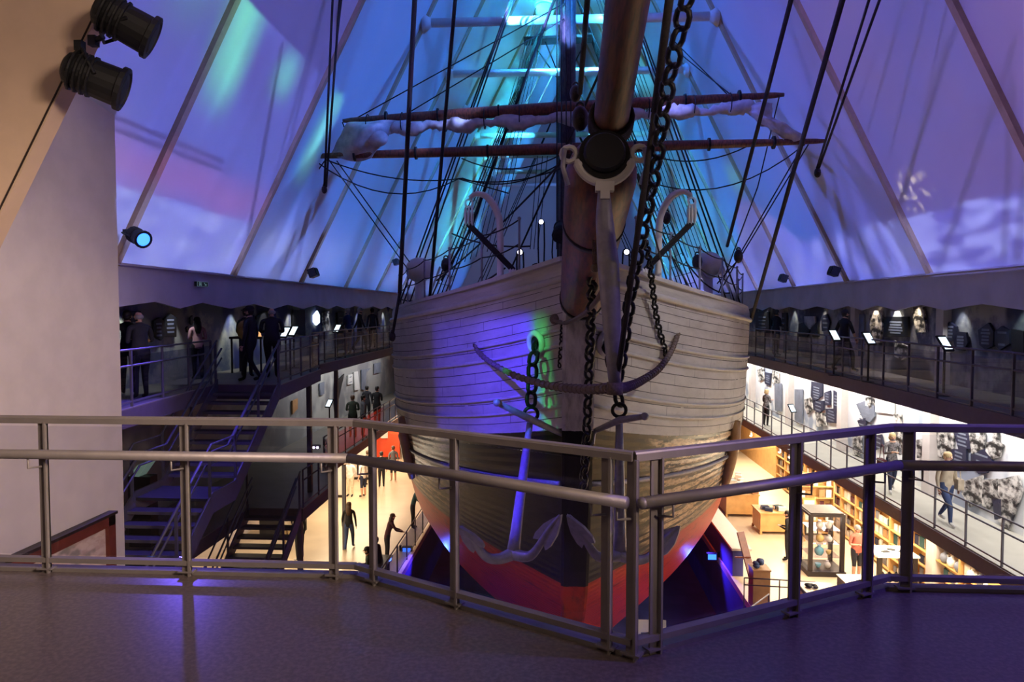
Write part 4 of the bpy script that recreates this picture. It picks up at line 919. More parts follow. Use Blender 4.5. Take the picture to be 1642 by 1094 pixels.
    for s, wv, pv, dv in hands:       # five fingers: four of unequal length, the thumb leaving the side of the palm
        side = Vector((0, 1, 0)) if abs(dv.y) < .8 else Vector((1, 0, 0)); side = (side-dv*side.dot(dv)).normalized(); curl = dv.cross(side)*(-s)
        for j, (o_, L_) in enumerate(((-.026, .062), (-.009, .075), (.009, .072), (.025, .058))):
            a = pv+side*o_; mb.tube([q*k for q in (a, a+dv*L_*.55, a+dv*L_*.95+curl*.018)], [.0095*k, .009*k, .006*k], 5, mi=2)
        a = wv+dv*.03+side*.02; mb.tube([q*k for q in (a, a+side*.035+dv*.03, a+side*.04+dv*.065)], [.011*k, .010*k, .007*k], 5, mi=2)
    hc = Vector((0, lean+.02, hz+.70))*k   # nose, ears, eyes
    mb.tube([hc+Vector((0, .085, .01))*k, hc+Vector((0, .118, -.035))*k], [.010*k, .016*k], 6, mi=2)
    for s in (-1, 1):
        mb.ball(hc+Vector((s*.083, -.01, -.02))*k, .028*k, 8, mi=2, sc=(.4, .8, 1.1)); mb.ball(hc+Vector((s*.034, .083, 0))*k, .011*k, 8, mi=3)
    mb.box(hc+Vector((0, .088, -.075))*k, (.045*k, .012*k, .009*k), mi=4)
    bo = obj('body', MBshift(mb, root), [top, legs, skin, shoes, 'cloth_maroon'], root, smooth=True)
    if style != 'bald':               # hair
        m2 = MB()
        if style in ('short', 'long', 'bob', 'cap'):
            prof = [(.094, -.02), (.102, .02), (.098, .06), (.078, .095), (.04, .112), (.004, .116)]; m2.lathe([(r*k, z*k) for r, z in prof], hc+Vector((0, -.018, 0))*k, n=14, sx=.9)
            m2.ball(hc+Vector((0, -.05, -.02))*k, .082*k, 10, sc=(1, .7, 1))
        if style == 'long': m2.tube([hc+Vector(q)*k for q in ((0, -.045, .04), (0, -.085, -.06), (0, -.115, -.20), (0, -.12, -.36))], [.075*k, .1*k, .10*k, .055*k], 10, sq=.6)
        if style == 'bob': m2.tube([hc+Vector(q)*k for q in ((0, -.03, .04), (0, -.05, -.03), (0, -.055, -.10))], [.08*k, .105*k, .085*k], 10, sq=.85)
        obj('hair', MBshift(m2, root), hair, root, smooth=True)
    else:
        m2 = MB(); m2.ball(hc+Vector((0, -.03, -.02))*k, .092*k, 12, sc=(.98, .8, .62)); obj('hair', MBshift(m2, root), hair, root, smooth=True)
    if style == 'cap':
        m2 = MB(); m2.lathe([(r*k, z*k) for r, z in ((.104, .02), (.106, .06), (.085, .105), (.04, .122), (.003, .125))], hc+Vector((0, -.012, .008))*k, n=16); m2.prism([hc+Vector(q)*k for q in ((-.08, .06, .03), (-.06, .17, .015), (.06, .17, .015), (.08, .06, .03))], (0, 0, .012*k)); obj('cap', MBshift(m2, root), 'cloth_black', root, smooth=False)
    return root
def MBshift(mb, root):                # local figure coordinates; obj() subtracts the root's place again
    o = WL[root.name]; mb.v = [v+o for v in mb.v]; return mb
def g(px, py, z): return PZ(px, py, z)
def lvl(px, y, z): p = P(px, 600, y); return Vector((p.x, y, z))
person('person in dark clothes half hidden by the edge of the white wall, upper left gallery', (-8.95, 13.9, 0), 20, 1.68, 'cloth_black', 'cloth_black', arms='down')
person('bald person in grey shirt seen from behind by the upper left railing', (-8.27, 13.2, 0), 60, 1.68, 'cloth_charcoal', 'cloth_black', hair='hair_grey', style='bald', sleeve='short', arms='fold', build=1.15)
person('long-haired person in a pink sweater facing the mural, upper left gallery', lvl(318, 17.0, 0), 40, 1.52, 'cloth_pink', 'cloth_black', style='long', arms='fold')
person('person in black wearing a peaked cap at the head of the stairs', (-7.45, 16.3, 0), 80, 1.77, 'cloth_black', 'cloth_black', style='cap', arms='down', stance='walk')
bp = person('dark-haired person carrying a mustard backpack beside the capped person', lvl(396, 17.6, 0), 10, 1.74, 'cloth_green', 'cloth_charcoal', arms='fold')
person('grey-headed person in a long black coat right of the stair head', lvl(437, 17.4, 0), 20, 1.76, 'cloth_black', 'cloth_black', hair='hair_grey', style='bald', build=1.25, arms='fold')
person('grey-haired person with blue and black top by the far upper left railing', lvl(559, 26.5, 0), 60, 1.75, 'cloth_navy', 'cloth_khaki', hair='hair_grey', arms='fold')
person('person in black with grey hair right of the blue-topped one, far upper left', lvl(577, 28.4, 0), -70, 1.78, 'cloth_black', 'cloth_charcoal', hair='hair_grey', arms='walk', stance='walk')
person('person in dark jacket furthest along the upper left gallery', lvl(598, 31.5, 0), 30, 1.76, 'cloth_charcoal', 'cloth_black', arms='down')
person('person in a dark green jacket at the middle left gallery wall', lvl(565, 28.5, -3.5), 20, 1.74, 'cloth_green', 'cloth_black', hair='hair_brown', arms='fold', build=1.15)
person('person in grey top right of the green jacket, middle left gallery', lvl(581, 28.6, -3.5), -60, 1.72, 'cloth_grey', 'cloth_charcoal')
person('person in a black printed jacket by the orange railing, middle left gallery', lvl(604, 31.5, -3.5), -10, 1.78, 'cloth_black', 'cloth_black', arms='fold', build=1.1)
person('shorter dark-haired person left of the black printed jacket', lvl(588, 32.6, -3.5), 10, 1.68, 'cloth_charcoal', 'cloth_black')
person('person in white shirt and cream trousers standing with hands behind the back', g(562, 796, -6.9), 170, 1.72, 'cloth_white', 'cloth_cream', hair='hair_grey', arms='behind', shoes='shoe_dark', build=1.12)
person('long-haired person in a black jacket and jeans walking away on the ground floor', g(560, 882, -6.9), 5, 1.72, 'cloth_black', 'cloth_denim', hair='hair_brown', style='long', arms='down', stance='walk', shoes='shoe_white')
person('person in white and blue shirt with bare knees left of the dark group', g(583, 797, -6.9), 60, 1.76, 'cloth_white', 'cloth_navy', hair='hair_brown', sleeve='short', shorts=True)
person('person in black with back turned, left in the group by the red wall', g(612, 782, -6.9), 15, 1.74, 'cloth_black', 'cloth_black')
person('person in grey-blue shirt and shorts, right in the group by the red wall', g(631, 772, -6.9), 30, 1.78, 'cloth_grey', 'cloth_charcoal', hair='hair_brown', shorts=True, sleeve='short', shoes='shoe_white')
person('person in dark green top seen above the handrail left of the red wall', lvl(588, 34.3, -6.9), -20, 1.72, 'cloth_green', 'cloth_charcoal', hair='hair_brown')
person('person in black trousers and white trainers under the middle left landing', g(481, 899, -6.9), 60, 1.76, 'cloth_black', 'cloth_black', shoes='shoe_white')
person('person in khaki trousers behind the black trousers under the landing', g(461, 886, -6.9), 30, 1.72, 'cloth_beige', 'cloth_khaki', shoes='shoe_white')
person('long-haired person in dark clothes leaning on the glass dock railing', (-6.1, 23.9, -6.9), -60, 1.62, 'cloth_maroon', 'cloth_black', style='long', hair='hair_brown', arms='rail')
person('dark-haired person sitting on the bench along the dock, behind the others', (-6.02, 22.6, -6.9), 80, 1.72, 'cloth_black', 'cloth_black', arms='hold', stance='sit')
person('person in dark green jacket sitting nearest on the dock bench', (-6.02, 21.6, -6.9), 95, 1.75, 'cloth_green', 'cloth_navy', arms='fold', stance='sit', hair='hair_dark')
person('person in teal top bending over the dock railing beside the hull', (-5.95, 27.6, -6.9), -90, 1.70, 'cloth_teal', 'cloth_black', arms='rail', hair='hair_brown')
person('person in black with white sleeve in the middle of the upper right gallery', lvl(1243, 27.0, 0), -60, 1.70, 'cloth_black', 'cloth_charcoal', arms='fold', style='bob')
person('dark-haired person in black T-shirt walking past the tablets, upper right gallery', g(1352, 597, 0), -70, 1.70, 'cloth_black', 'cloth_charcoal', arms='walk', stance='walk', sleeve='short')
person('person with blue sleeves furthest along the upper right gallery', lvl(1196, 31.0, 0), 60, 1.72, 'cloth_navy', 'cloth_charcoal', arms='fold')
person('white-haired person in dark top reading on the far middle right gallery', g(1217, 684, -3.5)+Vector((.3, 0, 0)), -60, 1.66, 'cloth_pattern', 'cloth_black', hair='hair_blond', style='bob', arms='hold', shoes='shoe_white')
person('person in white at the far end of the bright middle right gallery', lvl(1189, 33.5, -3.5), 30, 1.70, 'cloth_white', 'cloth_black', hair='hair_grey')
wo = person('fair-haired person in a patterned jacket and purple trousers, bright right gallery', g(1416, 789, -3.5)+Vector((.22, 0, 0)), 170, 1.70, 'cloth_pattern', 'cloth_navy', hair='hair_blond', style='bob', arms='hold', shoes='shoe_white', stance='walk')
mn = person('blond person in beige jumper and jeans walking down the bright right gallery', g(1502, 842, -3.5)+Vector((.25, .1, 0)), 195, 1.76, 'cloth_beige', 'cloth_denim', hair='hair_blond', arms='down', stance='walk', shoes='shoe_white', build=1.12)
person('grey-haired person in salmon shirt and dark shorts browsing the shop', (9.25, 23.2, -6.9), 195, 1.74, 'cloth_salmon', 'cloth_charcoal', hair='hair_grey', sleeve='short', shorts=True, arms='fold', shoes='shoe_white', build=1.15)
person('person in black mostly hidden behind a railing post in the shop', lvl(1268, 24.8, -6.9), 60, 1.72, 'cloth_black', 'cloth_charcoal', arms='fold')
def pack(label, who, m, s=1.0, off=(0, -.2, 1.22)):
    o = WL[who.name]; rz = who.rotation_euler.z; q = o+Matrix.Rotation(rz, 3, 'Z') @ Vector(off)
    root = thing('backpack', label, 'backpack', q)
    mb = MB(); mb.ball(q, .24*s, 14, sc=(.75, .5, 1.0)); obj('bag_body', mb, m, root, smooth=True)
    mb = MB(); mb.ball(q+Matrix.Rotation(rz, 3, 'Z') @ Vector((0, -.1*s, -.06*s)), .15*s, 12, sc=(.8, .45, .8)); obj('front_pocket', mb, m, root, smooth=True)
    mb = MB(); mb.ring(q+Vector((0, 0, .25*s)), .05, .012, ax=(0, 1, 0)); obj('carry_loop', mb, 'cloth_black', root, smooth=True)
pack('mustard backpack on the back of the person beside the stair head', bp, 'cloth_mustard', off=(0, -.24, 1.2))
def sidebag(label, who, m, off):
    o = WL[who.name]; q = o+Matrix.Rotation(who.rotation_euler.z, 3, 'Z') @ Vector(off); root = thing('shoulder_bag', label, 'bag', q)
    mb = MB(); mb.box(q, (.14, .32, .26)); obj('bag_body', mb, m, root); mb = MB(); mb.tube(smoothpath([q+Vector((0, -.14, .12)), q+Vector((0, -.06, .5)), q+Vector((0, .06, .5)), q+Vector((0, .14, .12))]), .012, 6); obj('strap', mb, m, root, smooth=True)
sidebag('dark red bag carried by the person in the patterned jacket', wo, 'cloth_maroon', (.27, .05, .82))
sidebag('beige folded coat bag at the hip of the beige jumper walker', mn, 'cloth_beige', (-.30, .02, .98))
# ------------------------------------------------------------------ exhibit panels on the gallery walls
def panel(pts, x, m, label, lines=0, org=(0, 0), sc=5.47, cat='display panel', grp=None, th=.05, name='exhibit_board', lm='panel_grey'):
    """pts: outline as seen in the photo (in a crop's own pixels), laid on the wall plane x"""
    q = [PX(org[0]+a/sc, org[1]+b/sc, x) for a, b in pts]; s = -1 if x > 0 else 1
    mb = MB(); mb.prism(q, (s*th, 0, 0))
    if lines:                         # rows of small type, as thin raised strips
        zs = [p.z for p in q]; ys = [p.y for p in q]; y0, y1 = min(ys), max(ys); z0, z1 = min(zs), max(zs); rnd = random.Random(len(label))
        for i in range(lines):
            z = z1-(z1-z0)*(.27+.5*i/max(1, lines-1)); w_ = (y1-y0)*rnd.uniform(.42, .6); c = (y0+y1)/2
            mb.bb((x+s*th, c-w_/2, z-.022), (x+s*(th+.004), c+w_/2, z+.022), 1)
    return tag(obj(name, mb, [m, lm], None), label, cat, grp)
O1, O2, O4 = (1150, 480), (1342, 460), (1342, 660)
XU, XM = 8.57, 10.32
UP = [([(1005, 305), (1065, 350), (1068, 470), (1000, 480), (935, 440), (935, 380)], O2, 'panel_navy', 4, 'navy pointed text panel right of the big pilaster, upper right gallery'),
      ([(1070, 395), (1150, 400), (1168, 490), (1130, 560), (1060, 550), (1040, 470)], O2, 'panel_navy', 4, 'lower navy panel overlapping the pointed one right of the pilaster, upper right'),
      ([(1350, 315), (1395, 395), (1390, 520), (1320, 550), (1270, 510), (1258, 380)], O2, 'panel_navy', 5, 'tall navy hexagon panel left of the twin hexagon, far right of upper gallery'),
      ([(1465, 345), (1535, 385), (1535, 500), (1450, 555), (1404, 510), (1404, 395)], O2, 'panel_navy', 2, 'dark hexagon panel with pale edge beside the black screen, upper right gallery'),
      ([(1552, 370), (1660, 390), (1660, 610), (1552, 560)], O2, 'panel_black', 0, 'large black screen at the right edge of the upper gallery'),
      ([(160, 240), (245, 240), (245, 610), (160, 610)], O2, 'panel_grey', 6, 'tall grey text banner right of the person walking in the upper right gallery'),
      ([(300, 210), (405, 210), (412, 340), (395, 490), (340, 490), (300, 340)], O2, 'photo_bw', 0, 'tan photograph cut-out lit from above beside the grey banner, upper right'),
      ([(430, 262), (640, 262), (640, 440), (430, 440)], O2, 'panel_black', 5, 'black text board in the lit bay of the upper right gallery'),
      ([(480, 215), (556, 215), (578, 280), (520, 325), (482, 280)], O2, 'panel_white', 0, 'white angular cut-out above the black text board, upper right'),
      ([(668, 180), (775, 180), (800, 400), (715, 400), (690, 300)], O2, 'photo_bw', 0, 'pale statue photograph at the right end of the lit bay, upper right'),
      ([(715, 290), (790, 290), (785, 380), (755, 415), (718, 380)], O2, 'panel_grey', 4, 'small grey text panel over the statue photograph'),
      ([(775, 150), (870, 150), (872, 215), (820, 265), (778, 215)], O1, 'canvas', 0, 'tan heart-shaped panel left of the walking person, upper right gallery'),
      ([(725, 215), (790, 200), (825, 270), (800, 330), (720, 330)], O1, 'panel_black', 0, 'black silhouette board left under the tan heart-shaped panel'),
      ([(835, 230), (890, 200), (900, 330), (830, 330)], O1, 'panel_black', 0, 'black silhouette board right under the tan heart-shaped panel'),
      ([(925, 150), (975, 130), (1000, 200), (985, 270), (930, 280)], O1, 'panel_navy', 3, 'navy faceted panel between the tan heart and the walking person, upper right'),
      ([(345, 110), (465, 110), (465, 280), (345, 280)], O1, 'panel_black', 4, 'dark glazed cabinet panel left of the person with white sleeve, upper right'),
      ([(535, 120), (620, 120), (620, 290), (560, 290)], O1, 'panel_black', 3, 'dark glazed cabinet panel right of the person with white sleeve, upper right'),
      ([(520, 470), (645, 525), (645, 610), (580, 645), (520, 610)], O2, 'photo_bw', 0, 'grey picture panel low behind the railing below the black text board')]
for pts, o_, m, ln, lb in UP: panel(pts, XU, m, lb, ln, o_, grp='exhibit panels, upper right gallery', th=.03 if m in ('panel_white', 'panel_grey') else .05)
MID = [([(510, 740), (570, 740), (570, 985), (515, 975)], O1, 'panel_grey', 5, 'blue-grey text banner at the far end of the bright right gallery'),
       ([(690, 790), (755, 790), (755, 1090), (690, 1075)], O1, 'panel_grey', 6, 'taller blue-grey text banner beside the second pilaster, bright right gallery'),
       ([(360, 620), (415, 590), (420, 700), (370, 720)], O1, 'photo_bw', 0, 'black photograph shape high on the far bright right wall'),
       ([(425, 640), (480, 650), (470, 760), (425, 740)], O1, 'panel_navy', 4, 'small navy text panel high on the far bright right wall'),
       ([(490, 620), (550, 650), (545, 740), (490, 740)], O1, 'photo_bw', 0, 'grey photograph panel right of the small navy one, far bright wall'),
       ([(775, 880), (835, 860), (850, 960), (800, 1010), (778, 960)], O1, 'photo_bw', 0, 'olive-grey hexagon picture right of the taller banner, bright right gallery'),
       ([(835, 720), (930, 740), (930, 850), (860, 900), (830, 850)], O1, 'panel_navy', 5, 'navy hexagon above the olive-grey picture, bright right gallery'),
       ([(850, 890), (945, 890), (945, 970), (900, 1000), (855, 970)], O1, 'panel_navy', 3, 'navy hexagon directly below another on the bright right wall'),
       ([(950, 820), (1000, 800), (1000, 930), (955, 930)], O1, 'panel_navy', 4, 'narrow navy panel with white dots left of the third pilaster'),
       ([(1030, 800), (1075, 830), (1070, 960), (1030, 960)], O1, 'panel_navy', 4, 'narrow navy panel touching the third pilaster, bright right gallery'),
       ([(960, 960), (1060, 960), (1060, 1090), (970, 1080)], O1, 'panel_navy', 4, 'dark text panel low beside the third pilaster, bright right gallery'),
       ([(870, 985), (950, 1005), (970, 1110), (880, 1120)], O1, 'photo_bw', 0, 'dark crowd photograph low left of the third pilaster'),
       ([(1230, 920), (1310, 890), (1390, 930), (1390, 1030), (1350, 1080), (1290, 1050)], O1, 'panel_grey', 4, 'grey hexagon text panel right of the third pilaster, bright gallery'),
       ([(1310, 860), (1400, 860), (1395, 935), (1355, 960), (1312, 935)], O1, 'photo_bw', 0, 'sepia hexagon photograph above the grey hexagon, right of the third pilaster'),
       ([(1400, 870), (1560, 900), (1560, 1010), (1400, 990)], O1, 'panel_white', 0, 'pale green-grey plain board above the fair-haired visitor'),
       ([(190, 80), (265, 55), (265, 120), (210, 130)], O4, 'panel_navy', 2, 'small dark panel above the handrail left of the fair-haired visitor'),
       ([(150, 180), (225, 160), (225, 370), (150, 390)], O4, 'photo_bw', 0, 'grey sculpture photograph behind the left handrail post, bright gallery'),
       ([(325, 215), (400, 200), (420, 300), (350, 340)], O4, 'panel_navy', 3, 'dark hexagon beside the fair-haired visitor, bright right gallery'),
       ([(510, 20), (570, 20), (590, 340), (520, 330)], O4, 'photo_bw', 0, 'tall pale blue photograph of a standing figure, bright right gallery'),
       ([(710, 250), (770, 240), (765, 410), (715, 410)], O4, 'photo_bw', 0, 'grey photograph strip left of the fourth pilaster'),
       ([(890, 180), (1040, 180), (1030, 330), (985, 430), (900, 400)], O4, 'photo_bw', 0, 'black and white photograph right of the fourth pilaster'),
       ([(1040, 180), (1170, 160), (1190, 330), (1080, 330)], O4, 'panel_navy', 4, 'blue text panel right of the black and white photograph'),
       ([(1020, 330), (1150, 330), (1150, 470), (1060, 500), (1015, 440)], O4, 'panel_navy', 4, 'blue text panel below the other blue one, above the walking man'),
       ([(1170, 170), (1310, 190), (1305, 330), (1200, 380)], O4, 'photo_bw', 0, 'dark wooden-rack photograph right of the blue text panels'),
       ([(1190, 370), (1310, 330), (1380, 440), (1330, 540), (1260, 550), (1190, 470)], O4, 'panel_navy', 3, 'blue hexagon with golden picture, bright right gallery'),
       ([(1330, 270), (1400, 255), (1470, 290), (1440, 400), (1380, 420), (1320, 350)], O4, 'photo_bw', 0, 'bearded portrait photograph with dark coat, right end of bright wall'),
       ([(1375, 170), (1430, 170), (1430, 280), (1385, 290)], O4, 'photo_bw', 0, 'grey head part of a portrait at the right end of the bright wall'),
       ([(1110, 620), (1290, 560), (1290, 800), (1180, 840), (1110, 720)], O4, 'photo_bw', 0, 'black and white group photograph behind the walking man'),
       ([(1290, 600), (1420, 590), (1430, 760), (1340, 860), (1290, 830)], O4, 'photo_bw', 0, 'grey photograph joined to the group photograph, bright right wall'),
       ([(1380, 770), (1460, 770), (1460, 940), (1400, 950)], O4, 'panel_navy', 0, 'dark outlined panel low at the right end of the bright wall'),
       ([(1430, 600), (1600, 560), (1640, 700), (1520, 1030), (1430, 960)], O4, 'photo_bw', 0, 'large grey figure photograph at the right edge, bright gallery')]
for pts, o_, m, ln, lb in MID: panel(pts, XM, m, lb, ln, o_, grp='exhibit panels, bright middle gallery')
OL = (160, 420)
LU = [([(455, 520), (505, 490), (545, 515), (545, 660), (525, 690), (455, 650)], 'panel_black', 4, 'black hexagon panel left of the twin, by the pink sweater, upper left'),
      ([(548, 500), (605, 455), (660, 490), (655, 660), (545, 655)], 'panel_black', 4, 'larger black pointed panel left of the pink sweater, upper left'),
      ([(235, 432), (340, 432), (340, 630), (250, 610)], 'panel_navy', 3, 'navy board above the bald person, upper left gallery'),
      ([(780, 490), (800, 470), (810, 530), (795, 555), (780, 540)], 'panel_navy', 0, 'small navy diamond upper left of the pink sweater'),
      ([(745, 580), (758, 565), (772, 600), (755, 620)], 'panel_navy', 0, 'tiny navy diamond beside the pink sweater, lower one'),
      ([(1280, 470), (1295, 430), (1340, 470), (1340, 580), (1310, 610), (1280, 570)], 'panel_navy', 3, 'navy pointed panel with white mark above the glowing model'),
      ([(1360, 480), (1460, 430), (1470, 610), (1360, 600)], 'panel_black', 0, 'dark board left of the black coat, upper left gallery')]
for pts, m, ln, lb in LU: panel(pts, -9.56, m, lb, ln, OL, grp='exhibit panels, upper left gallery')
O3 = (440, 480)
LF = [([(155, 95), (255, 95), (262, 320), (155, 300)], 'panel_black', 0, 'black doorway board right of the black coat, upper left gallery'),
      ([(335, 140), (368, 100), (388, 140), (388, 205), (360, 230), (335, 200)], 'screen', 0, 'lit hexagon screen on the upper left gallery wall'),
      ([(415, 120), (470, 100), (470, 280), (420, 280)], 'photo_bw', 0, 'tall grey figure photograph right of the lit hexagon, upper left'),
      ([(545, 120), (600, 110), (600, 300), (545, 300)], 'panel_black', 3, 'black panel left of the blue-topped person, far upper left'),
      ([(905, 110), (930, 90), (935, 220), (905, 220)], 'panel_white', 0, 'white strip panel near the hull, far upper left gallery')]
for pts, m, ln, lb in LF: panel(pts, -9.56, m, lb, ln, O3, grp='exhibit panels, far upper left gallery')
LM = [([(390, 740), (430, 725), (430, 830), (395, 845)], 'panel_grey', 2, 'grey framed panel at the left end of the middle left gallery'),
      ([(525, 735), (605, 655), (560, 860), (525, 960)], 'panel_black', 0, 'black folded triangular relief, middle left gallery'),
      ([(640, 665), (680, 655), (680, 740), (640, 750)], 'panel_white', 2, 'small pale framed sheet above the green jacket, middle left gallery'),
      ([(690, 640), (725, 630), (740, 790), (700, 800)], 'panel_white', 0, 'white curved relief above the green jacket, middle left gallery'),
      ([(760, 620), (840, 605), (800, 640), (790, 800), (760, 790)], 'panel_grey', 0, 'grey folded relief in the middle of the middle left gallery'),
      ([(870, 565), (925, 555), (925, 640), (870, 655)], 'panel_grey', 2, 'grey sheet above the black printed jacket, middle left gallery'),
      ([(150, 890), (195, 870), (195, 960), (150, 1010)], 'oak', 0, 'tan panel between the columns under the upper landing')]
for pts, m, ln, lb in LM: panel(pts, -10.56, m, lb, ln, O3, grp='exhibit panels, middle left gallery')
# exit sign on the left fascia
q = [PX(OL[0]+a/5.47, OL[1]+b/5.47, -8.13) for a, b in ((833, 172), (930, 172), (930, 220), (833, 220))]
sg = thing('exit_sign', 'small dark green exit sign with white figure and arrow on the left fascia', 'sign', q[3])
y0, y1, z0, z1 = q[0].y, q[1].y, q[2].z, q[0].z; W_ = y1-y0; H_ = z1-z0
solid('sign_green', (16, 40, 36), .5); M['sign_lit'] = mat('sign_lit', (.5, .8, .65), .5, emit=(.55, .9, .72), estr=.10)
mb = MB(); mb.bb((-8.14, y0, z0), (-8.08, y1, z1)); obj('sign_plate', mb, 'sign_green', sg)
mb = MB(); f = lambda u, v: (-8.079, y0+W_*u, z0+H_*v)
for a, b in (((0, 0), (1, .05)), ((0, .95), (1, 1)), ((0, 0), (.02, 1)), ((.98, 0), (1, 1))): mb.bb(f(*a), (-8.075, *f(*b)[1:]))
obj('sign_border', mb, 'sign_lit', sg)
mb = MB()
for a, b in (((.17, .1), (.2, .9)), ((.36, .1), (.39, .9)), ((.17, .84), (.39, .9))): mb.bb(f(*a), (-8.073, *f(*b)[1:]))
for poly in ([(.25, .55), (.31, .55), (.31, .78), (.25, .78)], [(.22, .18), (.26, .18), (.29, .55), (.25, .55)], [(.30, .18), (.34, .18), (.31, .55), (.27, .55)]): mb.prism([f(*p) for p in poly], (.004, 0, 0))
obj('running_figure', mb, 'sign_lit', sg)
mb = MB()
for poly in ([(.60, .76), (.64, .84), (.80, .42), (.76, .34)], [(.84, .2), (.84, .62), (.76, .5), (.66, .26)]): mb.prism([f(*p) for p in poly], (.004, 0, 0))
obj('arrow', mb, 'sign_lit', sg)
# glowing tablets on stands
def tablet(label, p, z, s):
    root = thing('info_tablet', label, 'tablet', (p.x, p.y, z), 'lit tablets on gallery stands')
    mb = MB(); mb.tube([(p.x, p.y, z), (p.x, p.y, p.z-.06)], .025, 8); mb.lathe([(.14, 0), (.14, .015), (.03, .03)], (p.x, p.y, z), n=14); obj('stand', mb, 'steel_dark', root)
    tl = Matrix.Rotation(R(55), 3, 'X'); mb = MB(); mb.box(p, (.26, .36, .03), rz=R(25*s), tilt=tl); bz = obj('housing', mb, 'black', root)
    mb = MB(); n_ = Matrix.Rotation(R(25*s), 3, 'Z') @ tl @ Vector((0, 0, 1)); mb.box(p+n_*.017, (.20, .28, .006), rz=R(25*s), tilt=tl); obj('screen', mb, 'screen', bz)
for px, py, y, z, s, lb in ((1338, 538, 19.0, 0, 1, 'glowing tablet on a stand just left of the walking person, upper right'), (1393, 543, 17.3, 0, 1, 'glowing tablet on a stand right of the walking person, upper right'),
                   (1515, 551, 14.6, 0, 1, 'dim tablet on a stand before the navy hexagons, upper right'), (458, 533, 19.5, 0, -1, 'glowing tablet beside the black coat, left of a pair, upper left'), (471, 531, 20.5, 0, -1, 'right tablet of the pair beside the black coat, upper left'),
                   (541, 527, 25.0, 0, -1, 'glowing tablet left of the blue-topped person, upper left'), (528, 647, 26.0, -3.5, -1, 'glowing tablet on the middle left gallery beside the column'), (1270, 655, 27.0, -3.5, 1, 'tablet on a stand by the second pilaster, bright right gallery')):
    tablet(lb, P(px, py, y), z, s)
# glowing ice model on its table, upper left
p = P(401, 536, 19.0); root = thing('lit_model', 'glowing orange jagged model on a dark table right of the mustard backpack', 'model', (p.x, p.y, 0))
mb = MB(); mb.bb((p.x-.45, p.y-.3, .92), (p.x+.45, p.y+.3, .98)); obj('table_top', mb, 'dark_wood', root)
for sx in (-1, 1):
    for sy in (-1, 1): mb = MB(); mb.bb((p.x+sx*.4-.02, p.y+sy*.25-.02, 0), (p.x+sx*.4+.02, p.y+sy*.25+.02, .92)); obj('leg', mb, 'steel_dark', root)
mb = MB(); rnd = random.Random(2)
for i in range(5): c = Vector((p.x-.22+.11*i, p.y, .98)); h_ = .1+.16*math.sin(i/4*math.pi)+rnd.uniform(0, .06); mb.lathe([(.10, 0), (.07, h_*.6), (.005, h_)], c, n=5)
obj('glowing_peaks', mb, 'flame', root)
# pale lit model low on the middle left gallery
p = P(222, 752, 15.0); root = thing('lit_relief', 'pale wedge-shaped lit relief in the dark behind the staircase on the left', 'model', (p.x, p.y, -3.5))
mb = MB(); mb.prism([p+Vector((-.22, 0, -.16)), p+Vector((.0, 0, -.18)), p+Vector((.28, 0, .2)), p+Vector((-.02, 0, .08))], (0, .3, 0)); obj('wedge', mb, M['sign_lit'], root)
mb = MB(); mb.bb((p.x-.25, p.y, -3.5), (p.x+.25, p.y+.3, p.z-.18)); obj('plinth', mb, 'panel_black', root)

# ------------------------------------------------------------------ stage lamps
def stage_lamp(name, label, pos, aim, size=.45, lens='black', clamp=(0, 0, .35), grp=None):
    pos = Vector(pos); d = (Vector(aim)-pos).normalized(); root = thing(name, label, 'spotlight', pos, grp); r = size*.33
    mb = MB(); mb.lathe([(r*.55, -size*.55), (r*.8, -size*.5), (r*.95, -size*.3), (r, size*.1), (r*1.02, size*.32), (r*1.18, size*.34), (r*1.18, size*.42), (r*.98, size*.44), (r*.9, size*.40)], pos, d, 18); body = obj('lamp_body', mb, 'black', root, smooth=False)
    mb = MB(); mb.lathe([(r*.85, size*.415), (r*.5, size*.425), (.002, size*.43)], pos, d, 18); obj('lens', mb, lens, body, smooth=True)
    mb = MB()
    for i in range(4): mb.lathe([(r*1.0, -size*(.42-i*.1)), (r*1.1, -size*(.41-i*.1)), (r*1.1, -size*(.38-i*.1)), (r*1.0, -size*(.37-i*.1))], pos, d, 14)
    obj('cooling_fins', mb, 'black', body)
    sd = d.cross(Vector((0, 0, 1))); sd = sd.normalized() if sd.length > .05 else Vector((1, 0, 0)); cl = Vector(clamp); mb = MB()
    mb.tube([pos+sd*r*1.05, pos+sd*r*1.2+cl*.3, pos+cl*.75+sd*r*.9, pos+cl*.75-sd*r*.9, pos-sd*r*1.2+cl*.3, pos-sd*r*1.05], .016, 6); obj('yoke', mb, 'black', root)
    mb = MB(); mb.tube([pos+cl*.72, pos+cl], .025, 8); mb.box(pos+cl, (.07, .07, .09)); obj('clamp', mb, 'black', root)
    return root
stage_lamp('stage_spotlight', 'upper black stage spotlight hung beside the tan sloping slab, top left', P(206, 40, 6.35), P(206, 40, 6.35)+Vector((.8, .42, -.42)), .52, clamp=P(150, 66, 6.42)-P(206, 40, 6.35))
stage_lamp('stage_spotlight', 'lower black stage spotlight hung beside the tan sloping slab', P(158, 128, 6.35), P(158, 128, 6.35)+Vector((.8, .35, -.30)), .52, clamp=P(128, 74, 6.42)-P(158, 128, 6.35))
stage_lamp('moving_head_light', 'stage light with bright blue lens on the left roof foot', P(222, 380, 12.0), (-1.5, 8.5, .5), .40, lens='bulb_blue', clamp=(-.3, .12, .1))
